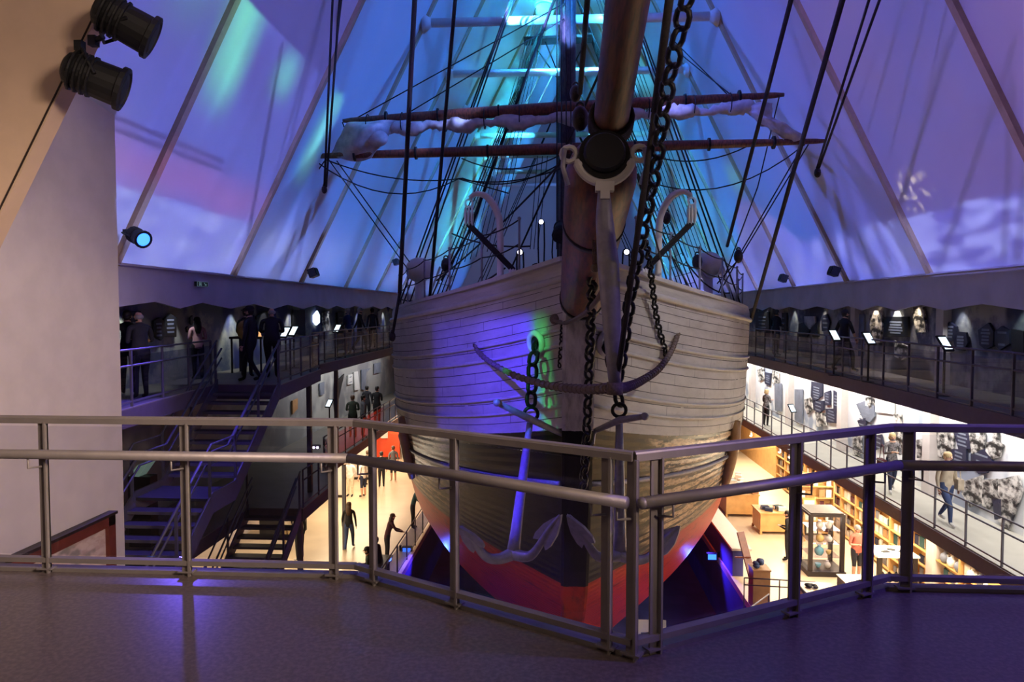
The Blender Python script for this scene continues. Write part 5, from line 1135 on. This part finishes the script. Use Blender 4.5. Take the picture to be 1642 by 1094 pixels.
for px, py, y, aim, lb, ln in ((834, 404, 13.0, (-1.0, 6, 1.6), 'small stage light with white lens on the left foredeck', 'bulb_white'), (1004, 404, 13.0, (1.2, 6, 1.8), 'small stage light with white lens on the right foredeck', 'bulb_white'),
                      (868, 356, 14.5, (-.9, 8, 2.8), 'dark stage light on a pole left of the bowsprit heel', 'bulb_white'), (900, 372, 15.5, (2, 30, 12), 'dark stage light pointing aft beside the foremast', 'black')):
    p = P(px, py, y); stage_lamp('deck_light', lb, p, aim, .16 if ln != 'black' else .5, lens=ln, clamp=(.0, .1, -(p.z-1.95)), grp='stage lights on the foredeck')
for s, z, y, lb in ((1, 2.82, 21.44, 'flood lamp at a rib foot on the right roof, nearest of the right ones'), (1, 2.82, 26.09, 'flood lamp at the second rib foot on the right roof'), (-1, 2.82, 21.44, 'flood lamp at the third rib foot on the left roof'), (-1, 3.76, 30.74, 'flood lamp high on the far left roof')):
    p = Vector((s*(rx(z)-.34), y, z)); root = thing('flood_lamp', lb, 'floodlight', p)
    mb = MB(); mb.box(p, (.22, .34, .26), tilt=Matrix.Rotation(R(20*s), 3, 'Y')); obj('housing', mb, 'steel_dark', root); mb = MB(); mb.box(p+Vector((-s*.115, 0, .04)), (.02, .28, .2), tilt=Matrix.Rotation(R(20*s), 3, 'Y')); obj('front_glass', mb, 'black', root)
    mb = MB(); mb.tube([p, p+Vector((s*.1, .1, .02)), p+Vector((s*.24, .15, 0))], .02, 6); obj('bracket', mb, 'steel_dark', root)
for s, x, px, py, lb in ((-1, -5.15, 653, 882, 'blue floodlight shining in the dock left of the hull'), (1, 4.95, 1141, 892, 'blue floodlight shining in the dock right of the hull')):
    p = P(px, py, 25.0); root = thing('dock_floodlight', lb, 'floodlight', p)
    mb = MB(); mb.box(p, (.36, .18, .24)); obj('housing', mb, 'black', root); mb = MB(); mb.box(p+Vector((0, -.1, 0)), (.28, .02, .18)); obj('lens', mb, 'bulb_blue', root)
    mb = MB(); mb.box(p+Vector((s*.25, .02, -.05)), (.06, .1, .4)); obj('bracket', mb, 'black', root)

# ------------------------------------------------------------------ framed picture on the white wall
root = thing('framed_picture', 'large pale picture in a red-brown frame low on the white wall at left', 'picture', (-7.08, 8, -4.2))
y0, y1, z0, z1 = 3.0, 10.3, -4.4, -1.36
def can(t, b, o, uv): x, y, z = sep(o); n = noise(vec(t, x, y*1.0, z*2.4), 1.6, 5, .7); setc(t, b, mix(noise(vec(t, x, y*.8, z*1.5+4.0), 2.2, 3).ss(.5, .62), mix(n.ss(.45, .62), lin(206, 186, 172), lin(186, 160, 146)), lin(140, 132, 122)))
M['painting'] = mat('painting', (.7, .6, .55), .7, build=can)
mb = MB(); mb.bb((-7.08, y0, z0), (-7.04, y1, z1)); obj('canvas', mb, 'painting', root)
for a, b in (((y0, z1-.16), (y1, z1)), ((y0, z0), (y1, z0+.16)), ((y0, z0), (y0+.16, z1)), ((y1-.16, z0), (y1, z1))): mb = MB(); mb.bb((-7.08, a[0], a[1]), (-6.98, b[0], b[1])); obj('frame_bar', mb, 'red_frame', root)
mb = MB(); mb.bb((-7.08, y0, z1), (-6.94, y1, z1+.04)); obj('top_ledge', mb, 'dark_wood', root)
# ------------------------------------------------------------------ shop and ground floor
GZ = -6.9
BMAT = ['paper', 'panel_white', 'cloth_navy', 'cloth_maroon', 'cloth_teal', 'oak', 'panel_grey', 'cloth_black']
BK = {}
def book(pos, d, m, rz, label, group, name='book'):
    """copies of one unit book per colour, scaled to size"""
    if (m, name) not in BK:
        me = bpy.data.meshes.new(name); mb = MB(); mb.bb((-.5, -.5, 0), (.5, .42, .06)); mb.bb((-.5, -.5, .94), (.5, .42, 1)); mb.bb((-.5, -.5, 0), (.5, -.42, 1)); mb.bb((-.47, -.43, .05), (.47, .36, .95), 1)
        me.from_pydata(mb.v, [], mb.f); me.materials.append(M[m]); me.materials.append(M['paper']); me.polygons.foreach_set('material_index', mb.mi); BK[(m, name)] = bpy.data.objects.new(name, me); src = BK[(m, name)]; o = src
    else: o = BK[(m, name)].copy()
    COL.objects.link(o); o.location = pos; o.scale = d; o.rotation_euler = (0, 0, rz); return tag(o, label, 'book', group)
def bookcase(label, x0, x1, y0, y1, face, h=2.3, shelves=4, nb=5, seed=0, where='', fill=.85, depth=None):
    """face: 'x' opens towards the dock (-x), 'y' opens towards the platform (-y)"""
    root = thing('bookcase', label, 'bookcase', ((x0+x1)/2, (y0+y1)/2, GZ)); rnd = random.Random(seed)
    if face == 'x':
        for y in (y0, y1): mb = MB(); mb.bb((x0, y-.02, GZ), (x1, y+.02, GZ+h)); obj('side_panel', mb, 'pine', root)
        mb = MB(); mb.bb((x1-.02, y0, GZ), (x1, y1, GZ+h)); obj('back_panel', mb, 'pine', root)
    else:
        for x in (x0, x1): mb = MB(); mb.bb((x-.02, y0, GZ), (x+.02, y1, GZ+h)); obj('side_panel', mb, 'pine', root)
        mb = MB(); mb.bb((x0, y1-.02, GZ), (x1, y1, GZ+h)); obj('back_panel', mb, 'pine', root)
    for i in range(shelves+2):
        z = GZ+.1+(h-.13)*i/(shelves+1); mb = MB(); mb.bb((x0, y0+.02, z-.015), (x1, y1-.02, z+.015)); obj('shelf', mb, 'pine', root)
        if i > shelves: continue
        for j in range(nb):
            if rnd.random() > fill: continue
            a, b = ((y0, y1) if face == 'x' else (x0, x1)); w_ = (b-a-.08)/nb; c = a+.04+w_*(j+.5); hh = min(.34, rnd.uniform(.2, .33)); bw = w_*rnd.uniform(.6, .92)
            m = rnd.choice(BMAT[:2]*2+BMAT)
            lb = 'book standing face out '+where
            if face == 'x': book((x0+.12, c, z+.016), (bw, .05, hh), m, -R(90), lb, 'books '+where)
            else: book((c, y0+.12, z+.016), (bw, .05, hh), m, 0, lb, 'books '+where)
    return root
ords = ['first', 'second', 'third', 'fourth', 'fifth', 'sixth', 'seventh', 'eighth', 'ninth', 'tenth', 'eleventh', 'twelfth', 'thirteenth']
ys = [18.4+1.34*i for i in range(13)]
for i, y in enumerate(ys):
    bookcase('pine bookcase against the right shop wall, %s from the platform end' % ords[i], 10.5, 10.85, y, y+1.3, 'x', 2.4, 4, 4, 10+i, 'on the pine shelves below the right gallery', .8)
bookcase('pine bookcase standing across the shop behind the glass showcase', 8.9, 10.2, 27.6, 27.95, 'y', 2.35, 4, 5, 40, 'on the bookcase behind the showcase', .85)
bookcase('tall pine shelf wall at the back of the shop near the hull', 6.7, 8.3, 37.5, 37.9, 'y', 2.5, 4, 6, 41, 'on the shelf wall at the back of the shop', .85)
for (x, y, lb) in ((10.45, 21.0, 'white column between the pine bookcases in the shop'),): mb = MB(); mb.bb((x-.05, y-.1, GZ), (x+.3, y+.25, GZ+2.9)); struct('trim_%d' % k, mb, 'plaster_white'); k += 1
mb = MB(); mb.bb((10.9, 12, GZ), (11.0, 50, -3.84)); struct('wall_lower_right', mb, 'pine')
# spot lamps in the shop ceiling
for px, py, y in ((1204, 698, 35.0), (1250, 724, 30.5), (1266, 732, 29.0), (1320, 766, 25.5), (1577, 905, 17.6), (1545, 888, 18.6)):
    p = P(px, py, y); root = thing('ceiling_spotlight', 'bright warm spotlight under the middle gallery, %s' % {1204: 'farthest back by the hull', 1250: 'left of a close pair', 1266: 'right of a close pair', 1320: 'above the glass showcase', 1577: 'lowest at the right over the vase shelf', 1545: 'just left of the lowest right one'}[px], 'lamp', p)
    mb = MB(); mb.lathe([(.05, .12), (.07, .0), (.065, -.01)], p, n=12); mb.tube([p+Vector((0, 0, .1)), (p.x, p.y, max(p.z+.15, -3.86))], .012, 6); obj('lamp_housing', mb, 'white_paint', root, smooth=True)
    mb = MB(); mb.ball(p-Vector((0, 0, .02)), .06, 10); obj('bulb', mb, 'bulb_warm', root, smooth=True)
# pine tables with goods
def table(label, c, d, h, boxy=True):
    root = thing('display_table', label, 'table', (c[0], c[1], GZ)); x, y = c
    mb = MB(); mb.bb((x-d[0]/2, y-d[1]/2, GZ+h-.05), (x+d[0]/2, y+d[1]/2, GZ+h)); obj('table_top', mb, 'pine', root)
    mb = MB(); mb.bb((x-d[0]/2+.04, y-d[1]/2+.04, GZ+.12), (x+d[0]/2-.04, y+d[1]/2-.04, GZ+h-.05)); obj('cabinet', mb, 'pine', root)
    for sx in (-1, 1):
        for sy in (-1, 1): mb = MB(); mb.bb((x+sx*(d[0]/2-.06)-.04, y+sy*(d[1]/2-.06)-.04, GZ), (x+sx*(d[0]/2-.06)+.04, y+sy*(d[1]/2-.06)+.04, GZ+.12)); obj('leg', mb, 'pine', root)
table('square pine crate table nearest the hull side of the shop', (8.05, 28.2), (1.2, 1.2), .85)
table('long pine goods table behind the square crate table', (7.4, 31.5), (1.4, 3.2), .95)
table('pine counter heaped with white goods at the back of the shop', (6.9, 35.5), (1.8, 1.6), 1.05)
rnd = random.Random(11)
for i in range(26):
    x = 7.4+rnd.uniform(-.55, .55); y = 31.5+rnd.uniform(-1.4, 1.4); book((x, y, GZ+.955), (.26, .2, rnd.uniform(.08, .3)), rnd.choice(BMAT[:2]*3+['oak']), rnd.uniform(-.4, .4), 'stacked goods on the long pine table', 'goods on the long pine table', 'goods_box')
for i in range(7): book((8.05+rnd.uniform(-.35, .35), 28.2+rnd.uniform(-.35, .35), GZ+.855), (.28, .22, rnd.uniform(.08, .22)), rnd.choice(BMAT), rnd.uniform(-.4, .4), 'boxes and books on the square crate table', 'goods on the square crate table', 'goods_box')
for i in range(14): book((6.9+rnd.uniform(-.7, .7), 35.5+rnd.uniform(-.6, .6), GZ+1.055), (.34, .26, rnd.uniform(.1, .4)), 'paper', rnd.uniform(-.4, .4), 'white goods heaped on the back counter', 'goods on the back counter', 'goods_box')
root = thing('picture_rack', 'leaning ladder rack with framed prints right of the square crate table', 'rack', (9.16, 27.1, GZ))
for x in (8.9, 9.42): mb = MB(); mb.bar((x, 26.9, GZ), (x, 27.4, GZ+1.55), .04, .04); obj('rail', mb, 'pine', root)
for i in range(3): z = GZ+.25+i*.45; y = 26.95+i*.14; mb = MB(); mb.bb((8.92, y, z), (9.40, y+.03, z+.36)); fr = obj('print_frame', mb, 'dark_wood' if i == 0 else 'pine', root); mb = MB(); mb.bb((8.97, y-.006, z+.05), (9.35, y, z+.31)); obj('print', mb, 'paper', fr)
# glass showcase with ceramics
root = thing('glass_showcase', 'tall dark-framed glass showcase in the middle of the shop', 'showcase', (8.38, 23.6, GZ)); x, y, a, h_ = 8.38, 23.9, .5, 2.02
mb = MB(); mb.bb((x-a-.1, y-a-.1, GZ), (x+a+.1, y+a+.1, GZ+.16)); obj('base', mb, 'dark_wood', root)
mb = MB(); mb.bb((x-a-.06, y-a-.06, GZ+h_-.08), (x+a+.06, y+a+.06, GZ+h_)); mb.bb((x-a-.02, y-a-.02, GZ+h_), (x+a+.02, y+a+.02, GZ+h_+.04)); obj('top', mb, 'dark_wood', root)
for sx in (-1, 1):
    for sy in (-1, 1): mb = MB(); mb.bb((x+sx*a-.06, y+sy*a-.06, GZ+.16), (x+sx*a+.06, y+sy*a+.06, GZ+h_-.08)); obj('corner_post', mb, 'dark_wood', root)
    mb = MB(); mb.bb((x+sx*a-.006, y-a+.06, GZ+.16), (x+sx*a+.006, y+a-.06, GZ+h_-.08)); obj('glass_pane', mb, 'glass', root)
mb = MB(); mb.bb((x-a+.06, y-a-.006, GZ+.16), (x+a-.06, y-a+.006, GZ+h_-.08)); obj('glass_pane', mb, 'glass', root)
for i in range(3): z = GZ+.58+.44*i; mb = MB(); mb.bb((x-a+.03, y-a+.03, z), (x+a-.03, y+a-.03, z+.012)); obj('glass_shelf', mb, 'glass_tint', root)
lamp('POINT', 'showcase_lamp', (x, y, GZ+h_-.16), 22, (1, .9, .75), size=.08)
solid('glaze_white', (236, 232, 222), .25, var=.05); solid('glaze_blue', (96, 176, 196), .25, var=.2); solid('glaze_yellow', (226, 190, 110), .25, var=.2)
VP_ = [(.3, 0), (.42, .15), (.5, .4), (.42, .68), (.2, .82), (.16, .92), (.24, 1.0), (.2, 1.0)]; BP_ = [(.2, 0), (.24, .05), (.44, .35), (.5, .7), (.47, .7)]
for i, (dx, dy, lvl_, s_, m, pf, lb) in enumerate(((-.12, -.2, 3, .24, 'glaze_white', VP_, 'white round vase on the top shelf of the showcase, left'), (.16, -.2, 3, .22, 'glaze_white', VP_, 'white vase on the top shelf of the showcase, right'), (.34, .1, 3, .2, 'glaze_white', BP_, 'white bowl on the top shelf of the showcase'),
                                   (-.1, -.2, 2, .26, 'glaze_yellow', VP_, 'yellow vase on the middle showcase shelf'), (.2, -.2, 2, .2, 'glaze_white', VP_, 'white vase on the middle showcase shelf, right'), (-.12, -.2, 1, .30, 'glaze_blue', VP_, 'light blue round vase low in the showcase'),
                                   (.2, -.15, 1, .18, 'glaze_yellow', BP_, 'small yellow bowl low in the showcase'), (-.15, -.2, 0, .2, 'glaze_blue', BP_, 'light blue bowl on the showcase floor'), (.15, -.2, 0, .22, 'glaze_white', VP_, 'white vase on the showcase floor'))):
    z = GZ+.16+(.432+.44*(lvl_-1) if lvl_ else 0.002); mb = MB(); mb.lathe([(r*s_, q*s_*1.1) for r, q in pf], (x+dx, y+dy, z), n=16); tag(obj('vase' if pf is VP_ else 'bowl', mb, m, smooth=True), lb, 'vase' if pf is VP_ else 'bowl', 'ceramics in the glass showcase')
# vitrine with a pale top
root = thing('display_case', 'waist-high glass display case with pale top right of the salmon-shirted person', 'showcase', (9.6, 21.6, GZ)); x, y = 9.62, 21.7
for sx in (-1, 1):
    for sy in (-1, 1): mb = MB(); mb.bb((x+sx*.5-.06, y+sy*.4-.06, GZ), (x+sx*.5+.06, y+sy*.4+.06, GZ+1.38)); obj('leg', mb, 'dark_wood', root)
mb = MB(); mb.bb((x-.6, y-.5, GZ+1.38), (x+.6, y+.5, GZ+1.43)); obj('top', mb, 'paper', root)
mb = MB(); mb.bb((x-.5, y-.4, GZ+.5), (x+.5, y+.4, GZ+.54)); obj('shelf', mb, 'glass_tint', root)
mb = MB(); mb.bb((x-.45, y-.41, GZ+.54), (x+.45, y-.40, GZ+1.38)); obj('glass_pane', mb, 'glass', root)
for i, (dx, dy, rz, lb) in enumerate(((-.2, -.1, .3, 'dark flat leaflet left on the pale display case top'), (.05, .1, -.4, 'dark flat leaflet in the middle of the pale display case top'), (.3, -.05, .8, 'dark flat leaflet right on the pale display case top'))):
    mb = MB(); mb.box((x+dx, y+dy, GZ+1.44), (.22, .14, .02), rz=rz); tag(obj('leaflet', mb, 'cloth_black'), lb, 'leaflet')
for i in range(4):                    # penguin figures on the glass shelf
    q = Vector((x-.3+.2*i, y-.15, GZ+.545)); root = thing('penguin_figure', 'small black and white penguin figure inside the waist-high display case', 'figurine', q, 'penguin figures in the display case')
    mb = MB(); mb.lathe([(.05, 0), (.075, .06), (.07, .16), (.045, .22), (.048, .26), (.02, .31)], q, n=10); obj('body', mb, 'black', root, smooth=True)
    mb = MB(); mb.ball(q+Vector((0, -.032, .11)), .055, 8, sc=(.8, .8, 1.5)); obj('belly', mb, 'white_paint', root, smooth=True)
for i in range(6):                    # vases on the pine shelf at the right
    yv = 18.55+.36*(i % 3)+ (1.34 if i > 2 else 0); z = GZ+.1+2.27*.6+.018
    mb = MB(); mb.lathe([(r*.30, q*.34) for r, q in VP_], (10.62, yv, z), n=14); tag(obj('vase', mb, 'panel_grey' if i % 2 else 'glaze_white', smooth=True), 'round grey-striped vase on the pine shelf at lower right', 'vase', 'vases on the right shelf')
# counter and grey cabinet by the shop front
root = thing('sales_desk', 'dark-edged sales desk with pale top at the shop front', 'desk', (6.75, 18.9, GZ)); mb = MB(); mb.bb((6.35, 17.9, GZ), (7.2, 20.0, GZ+1.0)); obj('cabinet', mb, 'oak', root)
mb = MB(); mb.bb((6.3, 17.85, GZ+1.0), (7.25, 20.05, GZ+1.05)); obj('desk_top', mb, 'shop_floor', root); mb = MB(); mb.bb((6.28, 17.83, GZ+1.0), (6.31, 20.07, GZ+1.09)); obj('front_edge', mb, 'black', root)
for i, (dx, dy, lb) in enumerate(((6.6, 19.6, 'dark soft toy lying far on the sales desk'), (6.85, 18.8, 'dark crumpled cloth in the middle of the sales desk'), (6.7, 18.2, 'black and white cloth at the near end of the sales desk'))):
    q = Vector((dx, dy, GZ+1.05)); mb = MB(); rr = random.Random(i)
    for j in range(6): mb.ball(q+Vector((rr.uniform(-.14, .14), rr.uniform(-.14, .14), .05)), rr.uniform(.05, .1), 8, sc=(1, 1, .5))
    tag(obj('soft_toy' if i == 0 else 'folded_cloth', mb, 'cloth_black' if i < 2 else 'cloth_pattern', smooth=True), lb, 'toy' if i == 0 else 'cloth', None)
root = thing('grey_cabinet', 'grey box cabinet with white front edge beside the sales desk', 'cabinet', (7.9, 19.6, GZ)); mb = MB(); mb.bb((7.45, 19.2, GZ), (8.4, 20.1, GZ+1.25)); obj('body', mb, 'cloth_grey', root); mb = MB(); mb.bb((7.43, 19.18, GZ+1.25), (8.42, 20.12, GZ+1.27)); obj('white_edge', mb, 'paper', root)
# wooden posts and parapet along the dock's right edge
root = thing('wooden_post', 'square wooden post at the corner of the dock before the shop', 'post', (5.55, 20.9, GZ)); mb = MB(); mb.bb((5.32, 20.65, GZ), (5.8, 21.15, GZ+1.1)); obj('shaft', mb, 'oak', root); mb = MB(); mb.bb((5.3, 20.63, GZ+1.1), (5.82, 21.17, GZ+1.14)); obj('cap', mb, 'oak', root)
mb = MB(); rr = random.Random(4)
for j in range(7): mb.ball(Vector((5.5+rr.uniform(-.1, .12), 20.9+rr.uniform(-.12, .12), GZ+1.2+j*.02)), rr.uniform(.08, .13), 8, sc=(1, 1, .6))
tag(obj('blue_cloth', mb, 'cloth_denim', smooth=True), 'crumpled blue cloth lying on the square wooden post', 'cloth')
root = thing('dock_parapet', 'long dark parapet with pale wooden cap along the right side of the dock', 'parapet', (5.5, 28, GZ)); mb = MB(); mb.bb((5.36, 23.2, GZ), (5.7, 36, GZ+.85)); obj('wall_panel', mb, 'concrete_floodlit', root); mb = MB(); mb.bb((5.32, 23.15, GZ+.85), (5.95, 36.05, GZ+.92)); obj('cap_board', mb, 'paper', root)
root = thing('plank', 'brown plank leaning against the parapet above the wooden post', 'plank', (5.75, 23.0, GZ)); mb = MB(); mb.bar((5.85, 22.4, GZ), (5.55, 23.05, GZ+1.5), .26, .05); obj('board', mb, 'red_frame', root); mb = MB(); mb.bar((5.3, 22.7, GZ+.8), (5.8, 22.7, GZ+.8), .06, .04); obj('batten', mb, 'red_frame', root)
# information board under the bow
root = thing('info_board', 'white sign board with small picture at the dock railing under the bow', 'sign', (1.72, 14.9, GZ))
q = [P(1020, 1008, 14.9), P(1066, 996, 14.9)]
mb = MB(); mb.bb((q[0].x, 14.9, q[0].z-.75), (q[1].x+.03, 14.94, q[1].z)); obj('board', mb, 'paper', root)
mb = MB(); mb.bb((q[0].x+.1, 14.885, q[0].z-.30), (q[0].x+.36, 14.9, q[0].z-.08)); obj('picture', mb, 'panel_grey', root)
for x in (q[0].x+.08, q[1].x-.08): mb = MB(); mb.bb((x-.025, 14.94, GZ), (x+.025, 14.99, q[1].z-.1)); obj('leg', mb, 'steel', root)
a = P(1018, 966, 15.2); mb = MB(); mb.tube([a, Vector((a.x+.35, 15.2, GZ))], .025, 8); root = thing('wooden_pole', 'thin wooden pole leaning behind the white sign board', 'pole', (a.x+.35, 15.2, GZ)); obj('shaft', mb, 'oak', root); mb = MB(); mb.ball(a, .04, 8); obj('knob', mb, 'dark_wood', root)
# left ground floor: lit display walls, red wall, bench
for nm, p0, p1, m, lb in (('display_wall', (503, 802, 32.0), (549, 735, 32.0), 'panel_white', 'bright white display wall under the middle left gallery'), ('display_wall', (553, 788, 35.5), (598, 690, 35.5), 'plaster_white', 'pale display wall behind the white-shirted person'),
                      ('display_wall', (598, 765, 40.5), (640, 655, 40.5), 'red_wall', 'orange-red display wall at the far end beside the hull')):
    a = P(*p0); b = P(*p1); root = thing(nm, lb, 'display wall', ((a.x+b.x)/2, a.y, GZ)); mb = MB(); mb.bb((a.x, a.y, GZ), (b.x, a.y+.15, -3.86)); obj('wall_face', mb, m, root)
    mb = MB(); mb.bb((a.x, a.y-.02, GZ), (b.x, a.y, GZ+.12)); obj('skirting', mb, 'dark_wood', root)
a = P(616, 692, 40.4); mb = MB(); mb.bb((a.x-.2, 40.4, a.z-.4), (a.x+.2, 40.46, a.z+.4)); tag(obj('wall_plaque', mb, 'canvas'), 'small dark plaque on the orange-red wall', 'plaque')
a = P(585, 690, 39); mb = MB(); mb.bb((a.x-.5, 39, a.z-.15), (a.x+.5, 39.1, a.z+.15)); tag(obj('lit_sign', mb, mat('lit_sign', (1, .9, .7), .5, emit=(1, .85, .6), estr=2.5)), 'glowing white sign under the gallery left of the red wall', 'sign')
lamp('POINT', 'red_wall_lamp', (-7.2, 38.6, -4.3), 260, (1, .62, .38), size=.3)
root = thing('dock_bench', 'low dark bench along the glass dock railing on the left', 'bench', (-6.0, 22, GZ)); mb = MB(); mb.bb((-6.2, 20.6, GZ+.38), (-5.75, 23.3, GZ+.44)); obj('seat', mb, 'dark_wood', root)
for y in (20.9, 22.0, 23.0): mb = MB(); mb.bb((-6.15, y-.04, GZ), (-5.8, y+.04, GZ+.38)); obj('leg', mb, 'dark_wood', root)
# lit showcase glimpsed between the stairs
a = P(436, 805, 26.5); root = thing('lit_showcase', 'brightly lit showcase glimpsed behind the lower stairs', 'showcase', (a.x, a.y, GZ)); mb = MB(); mb.bb((a.x-.5, 26.5, GZ), (a.x+1.1, 27.2, a.z-.1)); obj('plinth', mb, 'panel_black', root)
mb = MB(); mb.bb((a.x-.45, 26.55, a.z-.1), (a.x+1.05, 27.15, a.z+.02)); obj('lit_tray', mb, mat('lit_tray', (1, .9, .8), .5, emit=(1, .86, .68), estr=2.2), root); mb = MB(); mb.bb((a.x-.5, 26.5, a.z+.02), (a.x+1.1, 27.2, a.z+.5)); obj('glass_box', mb, 'glass', root)
lamp('POINT', 'lit_showcase_lamp', (a.x+.3, 26.2, a.z+.6), 60, (1, .86, .68), size=.2)
for px, y, lb in ((446, 19.2, 'small spotlight pair glowing violet under the middle left gallery'),): 
    a = P(506, 718, 22.5); root = thing('violet_spots', lb, 'lamp', a); M['bulb_violet'] = mat('bulb_violet', (.8, .7, 1), .3, emit=(.8, .6, 1), estr=9)
    for dx in (-.06, .06): mb = MB(); mb.ball(a+Vector((dx, 0, 0)), .04, 8); obj('bulb', mb, 'bulb_violet', root, smooth=True)
    mb = MB(); mb.bb((a.x-.13, a.y+.02, a.z-.03), (a.x+.13, a.y+.1, a.z+.08)); obj('fitting', mb, 'black', root)
